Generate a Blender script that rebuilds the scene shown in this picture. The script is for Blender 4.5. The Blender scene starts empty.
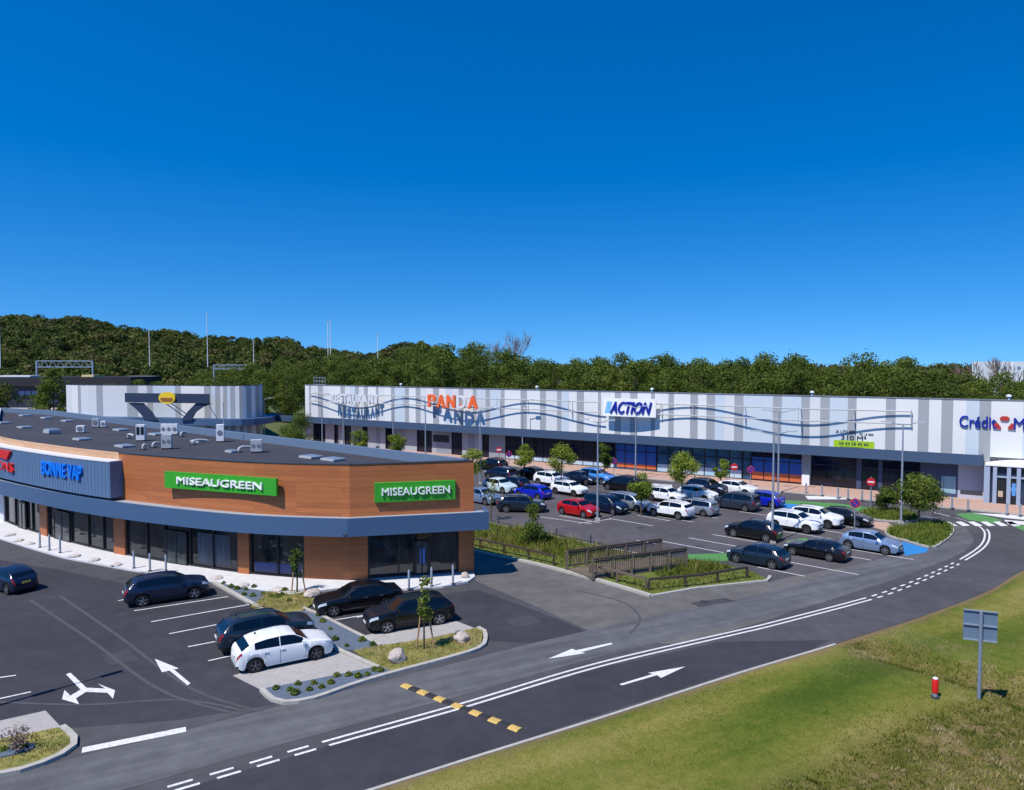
import bpy, math, random
import numpy as np
from mathutils import Vector, Matrix, noise as mnoise
random.seed(7); rng = np.random.default_rng(7)
sc = bpy.context.scene; col = sc.collection
R = math.radians
# ------------------------------------------------------------------ camera, sky, sun, exposure
F = 730.0; CX = 512.0; CY = 395.0; HC = 14.0; PITCH = math.atan(30/730)
cam = bpy.data.cameras.new('camera'); camo = bpy.data.objects.new('camera', cam); col.objects.link(camo)
cam.sensor_width = 36; cam.lens = F/1024*36; cam.clip_start = .5; cam.clip_end = 6000
camo.location = (0, 0, HC); camo.rotation_euler = (R(90)-PITCH, 0, 0); sc.camera = camo
SUN_EL = R(58); SUN = Vector((-math.cos(R(46))*math.cos(SUN_EL), -math.sin(R(46))*math.cos(SUN_EL), math.sin(SUN_EL)))
w = bpy.data.worlds.new("World"); sc.world = w; w.use_nodes = True
nt = w.node_tree; bg = nt.nodes['Background']; sky = nt.nodes.new('ShaderNodeTexSky'); sky.sky_type = 'NISHITA'
sky.sun_disc = False; sky.sun_elevation = SUN_EL; sky.sun_rotation = R(226); sky.altitude = 200; sky.air_density = 1.0; sky.dust_density = .15; sky.ozone_density = 3.0
wtc = nt.nodes.new('ShaderNodeTexCoord'); wmp = nt.nodes.new('ShaderNodeMapping'); wmp.vector_type = 'POINT'; wmp.inputs['Location'].default_value = (0, 0, .135)
nt.links.new(wtc.outputs['Generated'], wmp.inputs[0]); nt.links.new(wmp.outputs[0], sky.inputs[0])
hs = nt.nodes.new('ShaderNodeHueSaturation'); hs.inputs['Saturation'].default_value = 1.48; hs.inputs['Hue'].default_value = .503
nt.links.new(sky.outputs[0], hs.inputs['Color']); vm = nt.nodes.new('ShaderNodeVectorMath'); vm.operation = 'MULTIPLY'; vm.inputs[1].default_value = (.86, 1.05, 1.17); nt.links.new(hs.outputs[0], vm.inputs[0]); nt.links.new(vm.outputs[0], bg.inputs['Color']); bg.inputs['Strength'].default_value = .125
sun = bpy.data.lights.new('sun', 'SUN'); sun.energy = 4.9; sun.angle = R(.53); sun.color = (1, .95, .88)
suno = bpy.data.objects.new('sun', sun); col.objects.link(suno); suno.rotation_euler = (-SUN).to_track_quat('-Z', 'Y').to_euler(); suno.location = (-30, -30, 60)
sc.view_settings.view_transform = 'Standard'; sc.view_settings.look = 'None'; sc.view_settings.exposure = 0.12; sc.view_settings.gamma = 1
sc.cycles.max_bounces = 6; sc.cycles.transparent_max_bounces = 8

# ------------------------------------------------------------------ helpers
def G(px, py, z=0.0):
    x = (px-CX)/F; y = (CY-py)/F
    cp, sp = math.cos(PITCH), math.sin(PITCH)
    d = Vector((x, cp+y*sp, -sp+y*cp)); t = (z-HC)/d.z
    return Vector((d.x*t, d.y*t, z))
def raydir(px, py):
    x = (px-CX)/F; y = (CY-py)/F; cp, sp = math.cos(PITCH), math.sin(PITCH)
    return Vector((x, cp+y*sp, -sp+y*cp))
def project(p):
    cp, sp = math.cos(PITCH), math.sin(PITCH); X, Y, Z = p[0], p[1], p[2]-HC
    f = Y*cp-Z*sp; u = Y*sp+Z*cp
    return (CX+F*X/f, CY-F*u/f)
def AT(px, py, dist):                       # the point on a pixel's ray at a distance in front
    d = raydir(px, py); return Vector((0, 0, HC))+d*(dist/d.y)
def S(r, g, b):
    f = lambda c: c/12.92 if c <= .04045 else ((c+.055)/1.055)**2.4
    return tuple(f(v/255) for v in (r, g, b))
def set_in(n, k, v):
    if k in n.inputs: n.inputs[k].default_value = v
MATS = {}
def mat(name, c, rough=.8, metal=0, coat=0, var=.0, vs=3.0, bump=0, bs=20, spec=.5, c2=None, det=5, stretch=None, emis=0):
    if name in MATS: return MATS[name]
    m = bpy.data.materials.new(name); m.use_nodes = True; t = m.node_tree; b = t.nodes['Principled BSDF']
    b.inputs['Base Color'].default_value = (*c, 1); b.inputs['Roughness'].default_value = rough; b.inputs['Metallic'].default_value = metal
    set_in(b, 'Coat Weight', coat); set_in(b, 'Coat Roughness', .1); set_in(b, 'Specular IOR Level', spec)
    if var or c2 or bump:
        tc = t.nodes.new('ShaderNodeTexCoord'); vec = tc.outputs['Object']
        if stretch:
            mp = t.nodes.new('ShaderNodeMapping'); mp.inputs['Scale'].default_value = stretch; t.links.new(vec, mp.inputs[0]); vec = mp.outputs[0]
    if var or c2:
        n = t.nodes.new('ShaderNodeTexNoise'); n.inputs['Scale'].default_value = vs; n.inputs['Detail'].default_value = det; n.inputs['Roughness'].default_value = .65
        t.links.new(vec, n.inputs[0]); r = t.nodes.new('ShaderNodeValToRGB'); e = r.color_ramp.elements
        e[0].position = .3; e[1].position = .7
        a = c if c2 else tuple(v*(1-var) for v in c); d = c2 if c2 else tuple(v*(1+var) for v in c)
        e[0].color = (*a, 1); e[1].color = (*d, 1); t.links.new(n.outputs[0], r.inputs[0]); t.links.new(r.outputs[0], b.inputs['Base Color'])
    if bump:
        n = t.nodes.new('ShaderNodeTexNoise'); n.inputs['Scale'].default_value = bs; n.inputs['Detail'].default_value = 4; t.links.new(vec, n.inputs[0])
        bp = t.nodes.new('ShaderNodeBump'); bp.inputs['Strength'].default_value = bump; bp.inputs['Distance'].default_value = .05
        t.links.new(n.outputs[0], bp.inputs['Height']); t.links.new(bp.outputs[0], b.inputs['Normal'])
    MATS[name] = m; return m

class MB:
    def __init__(s): s.v = []; s.f = []; s.m = []
    def add(s, vs, fs, mi=0):
        o = len(s.v); s.v += [tuple(v) for v in vs]; s.f += [tuple(i+o for i in f) for f in fs]; s.m += [mi]*len(fs); return s
    def box(s, c, size, rz=0, mi=0, top=1.0):
        hx, hy, hz = size[0]/2, size[1]/2, size[2]/2; ca, sa = math.cos(rz), math.sin(rz); vs = []
        for dz in (-1, 1):
            k = top if dz > 0 else 1
            for dx, dy in ((-1, -1), (1, -1), (1, 1), (-1, 1)):
                x, y = dx*hx*k, dy*hy*k; vs.append((c[0]+x*ca-y*sa, c[1]+x*sa+y*ca, c[2]+dz*hz))
        return s.add(vs, [(0, 3, 2, 1), (4, 5, 6, 7), (0, 1, 5, 4), (1, 2, 6, 5), (2, 3, 7, 6), (3, 0, 4, 7)], mi)
    def bar(s, a, b, wd, z0, z1, mi=0):      # a straight bar on plan from a to b, width wd
        a, b = Vector(a[:2]), Vector(b[:2]); d = (b-a); L = d.length; c = (a+b)/2
        return s.box((c.x, c.y, (z0+z1)/2), (L, wd, z1-z0), math.atan2(d.y, d.x), mi)
    def beam(s, a, b, wd, ht, mi=0):         # a rectangular beam between two 3-D points
        a, b = Vector(a), Vector(b); d = (b-a).normalized(); up = Vector((0, 0, 1)) if abs(d.z) < .95 else Vector((1, 0, 0))
        r = d.cross(up).normalized()*wd/2; u = r.cross(d).normalized()*ht/2
        vs = [p+q for p in (a, b) for q in (-r-u, r-u, r+u, -r+u)]
        return s.add(vs, [(0, 3, 2, 1), (4, 5, 6, 7), (0, 1, 5, 4), (1, 2, 6, 5), (2, 3, 7, 6), (3, 0, 4, 7)], mi)
    def prism(s, poly, z0, z1, mi=0, cap=True):
        n = len(poly); area = sum(poly[i][0]*poly[(i+1) % n][1]-poly[(i+1) % n][0]*poly[i][1] for i in range(n))
        if area < 0: poly = poly[::-1]
        vs = [(p[0], p[1], z0) for p in poly]+[(p[0], p[1], z1) for p in poly]
        fs = [(i, (i+1) % n, n+(i+1) % n, n+i) for i in range(n)]
        if cap: fs += [tuple(range(n, 2*n)), tuple(range(n-1, -1, -1))]
        return s.add(vs, fs, mi)
    def sheet(s, poly, z, mi=0):
        n = len(poly); area = sum(poly[i][0]*poly[(i+1) % n][1]-poly[(i+1) % n][0]*poly[i][1] for i in range(n))
        if area < 0: poly = poly[::-1]
        return s.add([(p[0], p[1], z) for p in poly], [tuple(range(n))], mi)
    def tube(s, pts, r, n=8, mi=0, caps=True):
        pts = [Vector(p) for p in pts]; rs = r if isinstance(r, (list, tuple)) else [r]*len(pts); vs = []; fs = []; ref = None
        for i, p in enumerate(pts):
            d = (pts[min(i+1, len(pts)-1)]-pts[max(i-1, 0)]).normalized()
            if ref is None: ref = Vector((1, 0, 0)) if abs(d.x) < .9 else Vector((0, 1, 0))
            a = d.cross(ref).normalized(); b = d.cross(a); ref = a.cross(d) if False else ref
            for k in range(n): t = 2*math.pi*k/n; vs.append(p+(a*math.cos(t)+b*math.sin(t))*rs[i])
        for i in range(len(pts)-1):
            for k in range(n): fs.append((i*n+k, i*n+(k+1) % n, (i+1)*n+(k+1) % n, (i+1)*n+k))
        if caps: fs += [tuple(range(n-1, -1, -1)), tuple(range((len(pts)-1)*n, len(pts)*n))]
        return s.add(vs, fs, mi)
    def lathe(s, c, prof, n=20, axis='z', mi=0):   # prof: (radius, height) list
        vs = []; fs = []
        for r, h in prof:
            for k in range(n):
                t = 2*math.pi*k/n; x, y = r*math.cos(t), r*math.sin(t)
                vs.append((c[0]+x, c[1]+y, c[2]+h) if axis == 'z' else ((c[0]+x, c[1]+h, c[2]+y)))
        for i in range(len(prof)-1):
            for k in range(n): fs.append((i*n+k, i*n+(k+1) % n, (i+1)*n+(k+1) % n, (i+1)*n+k))
        fs += [tuple(range(n-1, -1, -1)), tuple(range((len(prof)-1)*n, len(prof)*n))]
        return s.add(vs, fs, mi)
    def build(s, name, mats, parent=None, loc=None, smooth=False, fix=True):
        me = bpy.data.meshes.new(name)
        o = Vector(loc) if loc is not None else (Vector(parent['_o']) if parent is not None else Vector((0, 0, 0)))
        me.from_pydata([(v[0]-o[0], v[1]-o[1], v[2]-o[2]) for v in s.v], [], s.f)
        if not isinstance(mats, (list, tuple)): mats = [mats]
        for m in mats: me.materials.append(m)
        if len(mats) > 1: me.polygons.foreach_set('material_index', s.m)
        if smooth:
            me.polygons.foreach_set('use_smooth', [True]*len(me.polygons))
            try: me.set_sharp_from_angle(angle=R(38))
            except Exception: pass
        me.validate(); me.update()
        ob = bpy.data.objects.new(name, me); col.objects.link(ob)
        if parent is not None: ob.parent = parent
        else: ob.location = o
        ob['_o'] = tuple(o); return ob
def tag(o, label, cat, group=None):
    o['label'] = label; o['category'] = cat
    if group: o['group'] = group
    return o
def thing(name, label, cat, loc=(0, 0, 0), group=None):
    o = bpy.data.objects.new(name, None); col.objects.link(o); o.location = loc; o.empty_display_size = .3
    o['_o'] = tuple(loc); return tag(o, label, cat, group)
def struct(o, kind='structure'): o['kind'] = kind; return o
def copy_tree(o, parent=None):
    c = o.copy(); col.objects.link(c); c.parent = parent
    for ch in [k for k in KIDS(o)]: copy_tree(ch, c)
    return c
def KIDS(o): return list(o.children)
def place(o, loc, rz=0, sc_=None, label=None):
    o.location = loc; o.rotation_euler = (0, 0, rz)
    if sc_ is not None: o.scale = sc_ if isinstance(sc_, (list, tuple)) else (sc_,)*3
    if label: o['label'] = label
    return o
_fc = {}
def text_geo(body, thick=.0, ext=.05):
    k = (body, thick, ext)
    if k in _fc: return _fc[k]
    c = bpy.data.curves.new('t', 'FONT'); c.body = body; c.size = 1; c.extrude = ext; c.resolution_u = 3
    ob = bpy.data.objects.new('t', c); col.objects.link(ob); dg = bpy.context.evaluated_depsgraph_get(); dg.update()
    me = ob.evaluated_get(dg).to_mesh(); vs = [tuple(v.co) for v in me.vertices]; fs = [tuple(p.vertices) for p in me.polygons]
    ob.evaluated_get(dg).to_mesh_clear(); bpy.data.objects.remove(ob); bpy.data.curves.remove(c)
    x0 = min(v[0] for v in vs); x1 = max(v[0] for v in vs); y0 = min(v[1] for v in vs); y1 = max(v[1] for v in vs)
    _fc[k] = ([((v[0]-x0)/(x1-x0), (v[1]-y0)/(y1-y0), v[2]) for v in vs], fs); return _fc[k]
def put_text(mb, body, org, u, n, wd, ht, dep=.08, thick=.02, mi=0, shear=0):   # org = lower left corner, u along, n outward
    vs, fs = text_geo(body, 0, .05); u = Vector(u); n = Vector(n); up = Vector((0, 0, 1)); org = Vector(org)
    for i_, (sx_, sy_) in enumerate([(0, 0)] if thick <= 0 else [(0, 0), (-1, 0), (1, 0), (0, 1), (0, -1)]):
        mb.add([org+u*(v[0]*wd+sx_*thick*ht*1.3)+up*(v[1]*ht+sy_*thick*ht*.8)+n*((v[2]/.05+1)*dep/2-i_*.003) for v in vs], fs, mi)
    return mb
def catmull(pts, sub=6, closed=False):
    out = []; n = len(pts)
    for i in range(n-1 if not closed else n):
        g = lambda k: Vector(pts[k % n]) if closed else Vector(pts[max(0, min(n-1, k))])
        p0, p1, p2, p3 = g(i-1), g(i), g(i+1), g(i+2)
        for k in range(sub):
            t = k/sub; out.append(.5*((2*p1)+(p2-p0)*t+(2*p0-5*p1+4*p2-p3)*t*t+(3*p1-p0-3*p2+p3)*t**3))
    if not closed: out.append(Vector(pts[-1]))
    return out
class Curve:                                  # a plan polyline with arc length
    def __init__(s, pts):
        s.p = [Vector((p[0], p[1])) for p in pts]; s.L = [0]
        for a, b in zip(s.p, s.p[1:]): s.L.append(s.L[-1]+(b-a).length)
        s.len = s.L[-1]
    def at(s, q, off=0):                      # off to the right of travel
        q2 = min(max(q, 0), s.len); i = 0
        while i < len(s.L)-2 and s.L[i+1] < q2: i += 1
        a, b = s.p[i], s.p[i+1]; d = (b-a).normalized(); p = a+d*(q-s.L[i])
        if off:
            def nd(j): return (s.p[j+1]-s.p[j]).normalized()
            t = (q2-s.L[i])/(s.L[i+1]-s.L[i]); d0 = nd(max(i-1, 0)); d1 = nd(min(i+1, len(s.p)-2))
            dd = ((d0+d)*(1-t)+(d+d1)*t).normalized() if len(s.p) > 2 else d
            p = p+Vector((dd.y, -dd.x))*off
        return p
    def dir(s, q):
        a, b = s.at(q-.05), s.at(q+.05); return (b-a).normalized()
    def q_px(s, px, off=0):                   # arc length at which the curve crosses a pixel column
        best = None; n = 800; pr = None
        for k in range(n+1):
            q = s.len*k/n; v = project((*s.at(q, off), 0))[0]-px
            if pr is not None and pr[1]*v <= 0: return pr[0]+(q-pr[0])*abs(pr[1])/(abs(pr[1])+abs(v)+1e-9)
            pr = (q, v)
        ends = [(abs(project((*s.at(q, off), 0))[0]-px), q) for q in (0, s.len)]; return min(ends)[1]
    def strip(s, q0, q1, o0, o1, step=1.0):   # plan polygon between two offsets
        n = max(1, int(abs(q1-q0)/step)); qs = [q0+(q1-q0)*k/n for k in range(n+1)]
        return [s.at(q, o0) for q in qs]+[s.at(q, o1) for q in qs[::-1]]
    def wall(s, mb, q0, q1, o0, o1, z0, z1, mi=0, step=1.0):
        n = max(1, int(abs(q1-q0)/step)); qs = [q0+(q1-q0)*k/n for k in range(n+1)]; A = [s.at(q, o0) for q in qs]; B = [s.at(q, o1) for q in qs]
        vs = []; fs = []
        for a, b in zip(A, B): vs += [(a.x, a.y, z0), (a.x, a.y, z1), (b.x, b.y, z1), (b.x, b.y, z0)]
        for i in range(n):
            for k in range(4): fs.append((i*4+k, i*4+(k+1) % 4, (i+1)*4+(k+1) % 4, (i+1)*4+k))
        fs += [(3, 2, 1, 0), (n*4, n*4+1, n*4+2, n*4+3)]
        return mb.add(vs, fs, mi)
def wall_uv(P0, P1, px, py):                  # (distance along, height) where a pixel's ray meets the upright plane P0-P1
    d = raydir(px, py); u = (Vector(P1[:2])-Vector(P0[:2])).normalized(); n = Vector((-u.y, u.x)); p = Vector(P0[:2])
    t = n.dot(p)/n.dot(Vector((d.x, d.y))); h = Vector((d.x, d.y))*t
    return (h-p).dot(u), HC+d.z*t
# ------------------------------------------------------------------ materials of the setting
def asphalt(name, base, vs=1.0, streak=0.0, ang=0.0):
    m = bpy.data.materials.new(name); m.use_nodes = True; t = m.node_tree; N = t.nodes.new; L = t.links.new; b = t.nodes['Principled BSDF']
    tc = N('ShaderNodeTexCoord')
    def noise(scale, det, out, sx=None):
        n = N('ShaderNodeTexNoise'); n.inputs['Scale'].default_value = scale; n.inputs['Detail'].default_value = det
        if sx:
            mp = N('ShaderNodeMapping'); mp.inputs['Rotation'].default_value = (0, 0, -ang); mp.vector_type = 'POINT'
            mp2 = N('ShaderNodeMapping'); mp2.inputs['Scale'].default_value = sx; L(tc.outputs['Object'], mp.inputs[0]); L(mp.outputs[0], mp2.inputs[0]); L(mp2.outputs[0], n.inputs[0])
        else: L(tc.outputs['Object'], n.inputs[0])
        r = N('ShaderNodeMapRange'); r.inputs['From Min'].default_value = .25; r.inputs['From Max'].default_value = .75
        r.inputs['To Min'].default_value = out[0]; r.inputs['To Max'].default_value = out[1]; L(n.outputs[0], r.inputs[0]); return r.outputs[0]
    def mul(a, c):
        x = N('ShaderNodeMath'); x.operation = 'MULTIPLY'; L(a, x.inputs[0]); L(c, x.inputs[1]); return x.outputs[0]
    v = mul(noise(.12, 5, (.80, 1.20)), noise(22, 3, (.86, 1.14))); v = mul(v, noise(1.3, 8, (.84, 1.16))); v = mul(v, noise(.45, 7, (.88, 1.12)))
    if streak: v = mul(v, noise(1.0, 4, (1-streak, 1+streak), (.10, 1.6, 1)))
    mx = N('ShaderNodeVectorMath'); mx.operation = 'SCALE'; mx.inputs[0].default_value = base; L(v, mx.inputs['Scale']); L(mx.outputs[0], b.inputs['Base Color'])
    b.inputs['Roughness'].default_value = .85; set_in(b, 'Specular IOR Level', .3)
    n = N('ShaderNodeTexNoise'); n.inputs['Scale'].default_value = 40; L(tc.outputs['Object'], n.inputs[0]); bp = N('ShaderNodeBump'); bp.inputs['Strength'].default_value = .25; bp.inputs['Distance'].default_value = .02
    L(n.outputs[0], bp.inputs['Height']); L(bp.outputs[0], b.inputs['Normal']); return m
A_OLD = asphalt('asphalt_aged', (.118, .110, .106), streak=.10, ang=R(30))
A_DARK = asphalt('asphalt_dark', (.040, .039, .048))
A_MID = asphalt('asphalt_mid', (.066, .064, .070), streak=.05, ang=R(30))
A_LOT = asphalt('asphalt_lot', (.082, .075, .082))
A_WORN = asphalt('asphalt_worn', (.100, .100, .106), streak=.26, ang=R(27))
M_WHITE_PAINT = mat('road_paint_white', S(178, 176, 176), .75, c2=S(232, 232, 232), vs=7, det=12)
M_GREEN_PAINT = mat('road_paint_green', S(66, 122, 60), .8, c2=S(84, 138, 76), vs=2, det=8)
M_BLUE_PAINT = mat('road_paint_blue', S(40, 122, 184), .7, var=.12, vs=2)
M_KERB = mat('kerb_concrete', S(168, 164, 156), .9, var=.15, vs=3, bump=.2)
M_WALK = mat('pale_concrete', S(200, 200, 202), .9, var=.08, vs=1.5)
M_PAD = mat('grey_concrete', S(160, 156, 152), .9, var=.10, vs=2.5, bump=.2)
M_PINK = mat('pink_paving', S(178, 146, 130), .9, var=.12, vs=2)
M_SLATE = mat('slate_gravel', S(88, 100, 116), .85, var=.35, vs=14, bump=.8, bs=18, det=8)
M_DRYGRASS = mat('dry_grass', S(150, 138, 78), .95, c2=S(92, 98, 40), vs=1.2, bump=.6, bs=14, det=8)
M_GRASS = mat('grass', S(66, 82, 24), .95, c2=S(104, 112, 38), vs=1.6, bump=.7, bs=12, det=8)
M_FIELD = mat('field', S(62, 78, 30), .95, c2=S(88, 92, 44), vs=.02, det=8)
M_HILL = mat('hill_floor', S(28, 36, 18), .95, var=.3, vs=.05)

# ------------------------------------------------------------------ ground sheet to the horizon
EDGE_PX = [(368, 790), (480, 754.6), (606, 715.5), (736, 673.5), (831, 645), (920, 617), (988, 591), (1024, 570)]
ew = [G(*p) for p in EDGE_PX]; d0 = (ew[0]-ew[1]).normalized()
edge_pts = [ew[0]+d0*40, ew[0]+d0*20]+ew+[Vector((50, 61, 0)), Vector((58, 64.5, 0)), Vector((68, 64, 0)), Vector((80, 58, 0)), Vector((95, 48, 0))]
EDGE = Curve(catmull(edge_pts, 8))
EP = np.array([(p.x, p.y) for p in EDGE.p])
def edge_dist(x, y):                          # signed distance from the road's outer edge, positive on the verge
    P = np.array([x, y]).T if np.ndim(x) else np.array([[x, y]])
    best = np.full(len(P), 1e9); sg = np.ones(len(P))
    for a, b in zip(EP, EP[1:]):
        d = b-a; L2 = d@d; t = np.clip(((P-a)@d)/L2, 0, 1); q = a+t[:, None]*d; dd = np.hypot(*(P-q).T)
        c = d[0]*(P[:, 1]-a[1])-d[1]*(P[:, 0]-a[0]); m = dd < best-1e-9; best[m] = dd[m]; sg[m] = np.where(c[m] < 0, 1, -1)
    return best*sg
def fine_axis(a, b, step, far): 
    mid = list(np.arange(a, b+step, step)); out = []; s = step*2; v = mid[-1]
    while v < far: v += s; s *= 1.5; out.append(v)
    lo = []; s = step*2; v = mid[0]
    while v > -far: v -= s; s *= 1.5; lo.append(v)
    return np.array(lo[::-1]+mid+out)
gx = fine_axis(-60, 120, 3, 4000); gy = fine_axis(-10, 90, 3, 4000)
XX, YY = np.meshgrid(gx, gy); dd = edge_dist(XX.ravel(), YY.ravel())
zz = np.where((dd > -5) & (dd < 50), -3.0, -.05)
vs = np.column_stack([XX.ravel(), YY.ravel(), zz]); nx = len(gx); ny = len(gy)
fs = [(j*nx+i, j*nx+i+1, (j+1)*nx+i+1, (j+1)*nx+i) for j in range(ny-1) for i in range(nx-1)]
mb = MB(); mb.v = [tuple(v) for v in vs]; mb.f = fs; mb.m = [0]*len(fs); struct(mb.build('ground', M_FIELD))

# asphalt of car park, lanes and road
far_edge = [EDGE.at(q) for q in np.linspace(0, EDGE.len, 140)]
FA = G(305, 385, 10.4); FB = G(1024, 401, 10.4); FU = (FB-FA).normalized(); FN = Vector((-FU.y, FU.x, 0)); FN = FN if FN.y < 0 else -FN   # facade line, outward normal
FEND = FA+FU*140
poly = [(p.x, p.y) for p in far_edge]+[(110, 40), (FEND.x, FEND.y), (FA.x, FA.y), (-70, 134), (-120, 140), (-140, 60), (-80, 0)]
struct(MB().sheet(poly, 0).build('asphalt', A_MID))
def gpoly(px, z=0, closed=False): return [G(x, y, z) for x, y in px]
def smoothpoly(px, sub=4): return catmull([G(*p).to_2d() for p in px], sub, True)
def sheet(name, px, z, m, world=None):
    p = [(q.x, q.y) for q in gpoly(px)] if world is None else world
    return struct(MB().sheet(p, z).build(name, m))
# big tonal patches of the surfacing
lane_px = [(452, 540), (475, 551), (554, 569), (651, 597), (700, 590), (767, 582), (800, 590), (790, 600), (700, 612), (720, 628), (640, 640), (604, 638), (480, 586), (466, 572), (440, 555)]
sheet('service_lane', [(430, 536), (475.5, 549), (554, 568), (651, 597.5), (696, 590), (768, 582.5), (860, 560), (905, 556), (880, 580), (768, 620), (680, 645), (604, 638), (540, 608), (478, 582), (450, 560)], .004, A_OLD)
sheet('dark_surfacing', [(0, 560), (60, 570), (130, 585), (235, 600), (330, 605), (478, 590), (540, 612), (600, 637), (560, 645), (480, 640), (300, 700), (180, 720), (70, 728), (0, 730), (-400, 760), (-700, 640), (-300, 560)], .004, A_DARK)
tr = Curve([G(*p) for p in [(-300, 905), (60, 812), (320, 738), (480, 694), (600, 660), (736, 627), (800, 612), (870, 590), (920, 573), (962, 556), (978, 541), (966, 527), (930, 515)]][::1])
tr = Curve(catmull([(*p, 0) for p in tr.p], 6))
struct(MB().sheet([(p.x, p.y) for p in tr.strip(0, tr.len, -.3, -3.4, 1.0)], .008).build('worn_lane', A_WORN))
sheet('road_repair', [(368+30, 781), (606, 712), (736, 671), (810, 650), (830, 640), (720, 642), (600, 668), (480, 703), (320, 748), (180, 790), (60, 830), (200, 850)], .006, A_DARK)
sheet('parking_surface', [(476, 517), (560, 536), (640, 553), (700, 545), (760, 572), (800, 575), (905, 556), (935, 545), (900, 520), (860, 500), (700, 480), (560, 465), (470, 466)], .006, A_LOT)

# painted lines
def band(mb, pts, wd, z, off=0):
    c = Curve(pts); n = max(2, int(c.len/.7)); A = []; B = []
    for k in range(n+1):
        q = c.len*k/n; A.append(c.at(q, off-wd/2)); B.append(c.at(q, off+wd/2))
    vs = [(p.x, p.y, z) for p in A]+[(p.x, p.y, z) for p in B]; N = n+1
    mb.add(vs, [(k, N+k, N+k+1, k+1) for k in range(n)])
ZP = .014
CL_PX = [(-200, 887), (60, 817), (170, 786.5), (320, 743), (450, 707), (480, 698.2), (600, 662.6), (736, 631), (768, 623.5), (864, 598.5), (900, 586.5), (930, 574), (960, 559.5), (981, 545), (984.5, 532), (976, 524)]
CL = Curve(catmull([G(*p) for p in CL_PX], 6))
mb = MB(); dbl = .36
q1, q2, q3 = CL.q_px(322), CL.q_px(866), CL.q_px(960)
def subc(c, a, b): n = max(2, int((b-a)/.6)); return [c.at(a+(b-a)*k/n) for k in range(n+1)]
band(mb, subc(CL, q1, q2), .13, ZP, 0); band(mb, subc(CL, q1+.15, q2), .13, ZP, dbl)
q = q2+.6
while q < q3-1: band(mb, subc(CL, q, q+.55), .13, ZP, 0); band(mb, subc(CL, q, q+.55), .13, ZP, dbl); q += 1.15
band(mb, subc(CL, q3, CL.len-.2), .13, ZP, 0); band(mb, subc(CL, q3, CL.len-2), .13, ZP, dbl*.9)
q = q1-.5
while q > 1: band(mb, subc(CL, q-.78, q), .13, ZP, 0); band(mb, subc(CL, q-.62, q+.16), .13, ZP, dbl); q -= 1.32
band(mb, [G(950, 516.5), G(934, 512.5)], .12, ZP); band(mb, [G(976, 524), G(955, 517.5)], .06, ZP)
band(mb, [G(82, 750.5), G(186, 729.5)], .42, ZP)
struct(mb.build('road_markings', M_WHITE_PAINT))
def arrow_sheet(name, polys, m=M_WHITE_PAINT):
    mb = MB()
    for i, p in enumerate(polys): mb.sheet([(q.x, q.y) for q in gpoly(p)], ZP+.004*i)
    return struct(mb.build(name, m))
arrow_sheet('painted_arrow', [[(548, 659), (572, 649), (576, 650.5), (611, 643), (612.8, 644.3), (581, 652.3), (585.5, 653.3), (572, 655.5)]])
arrow_sheet('painted_arrow', [[(685.5, 666.7), (661, 678.2), (657, 675.4), (622, 685.6), (619.5, 684.4), (653, 674.2), (648, 673.2)]])
arrow_sheet('painted_arrow', [[(154.8, 659), (178.8, 668.6), (174, 669.8), (190.5, 683.5), (187.5, 685.5), (169.5, 670.8), (162, 672.5)]])
arrow_sheet('painted_arrow', [[(66, 674.5), (70.5, 673), (86.5, 688), (105, 688.8), (98, 684), (115, 690.5), (113, 699), (107.5, 693), (86, 692.2), (76, 698.5), (79, 704.5), (62, 699.5), (64.5, 690.2), (70.5, 696), (80.5, 689.8)]])
mb = MB()                                      # bay lines, west car park
for a, b in [((134, 611), (228, 596.8)), ((151, 622), (253, 604)), ((169, 634), (262, 616)), ((188, 647), (281, 629)), ((208, 661), (300, 641)), ((118, 601), (127, 599)),
             ((-60, 686), (16, 675.5)), ((-60, 712), (31, 692)), ((335, 620), (380, 613)), ((357, 617.5), (372, 614.5))]:
    band(mb, [G(*a), G(*b)], .11, ZP)
struct(mb.build('bay_lines', M_WHITE_PAINT))
mb = MB()                                      # bay lines, east car park
HD = Vector((.735, -.678))                     # direction of the bays
def bay(px, py, L, back=0): a = G(px, py).to_2d()-HD*back; band(mb, [a, a+HD*L], .11, ZP)
for px, py, L in [(666, 542, 5.2), (692, 538.5, 5.2), (716, 535.2, 5.2), (762, 568, 3.2), (786, 561.5, 5.2), (805, 549, 5.0), (851, 549.5, 4.6), (823, 541, 5), (640, 541, 2)]: bay(px, py, L, .3)
for px, py, L in [(655, 516, 4.2), (680, 512.5, 4.2), (720, 499, 5), (562, 516, 4.6), (612, 519, 4.6), (640, 516, 3.5), (742, 512, 3.5), (774, 530, 5), (800, 527, 5), (826, 524, 4), (520, 497, 4), (540, 486, 5)]: bay(px, py, L, .3)
band(mb, [G(578, 523.5), G(612, 519)], .1, ZP); band(mb, [G(540, 517), G(592, 524)], .1, ZP)
struct(mb.build('bay_lines', M_WHITE_PAINT))
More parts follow.
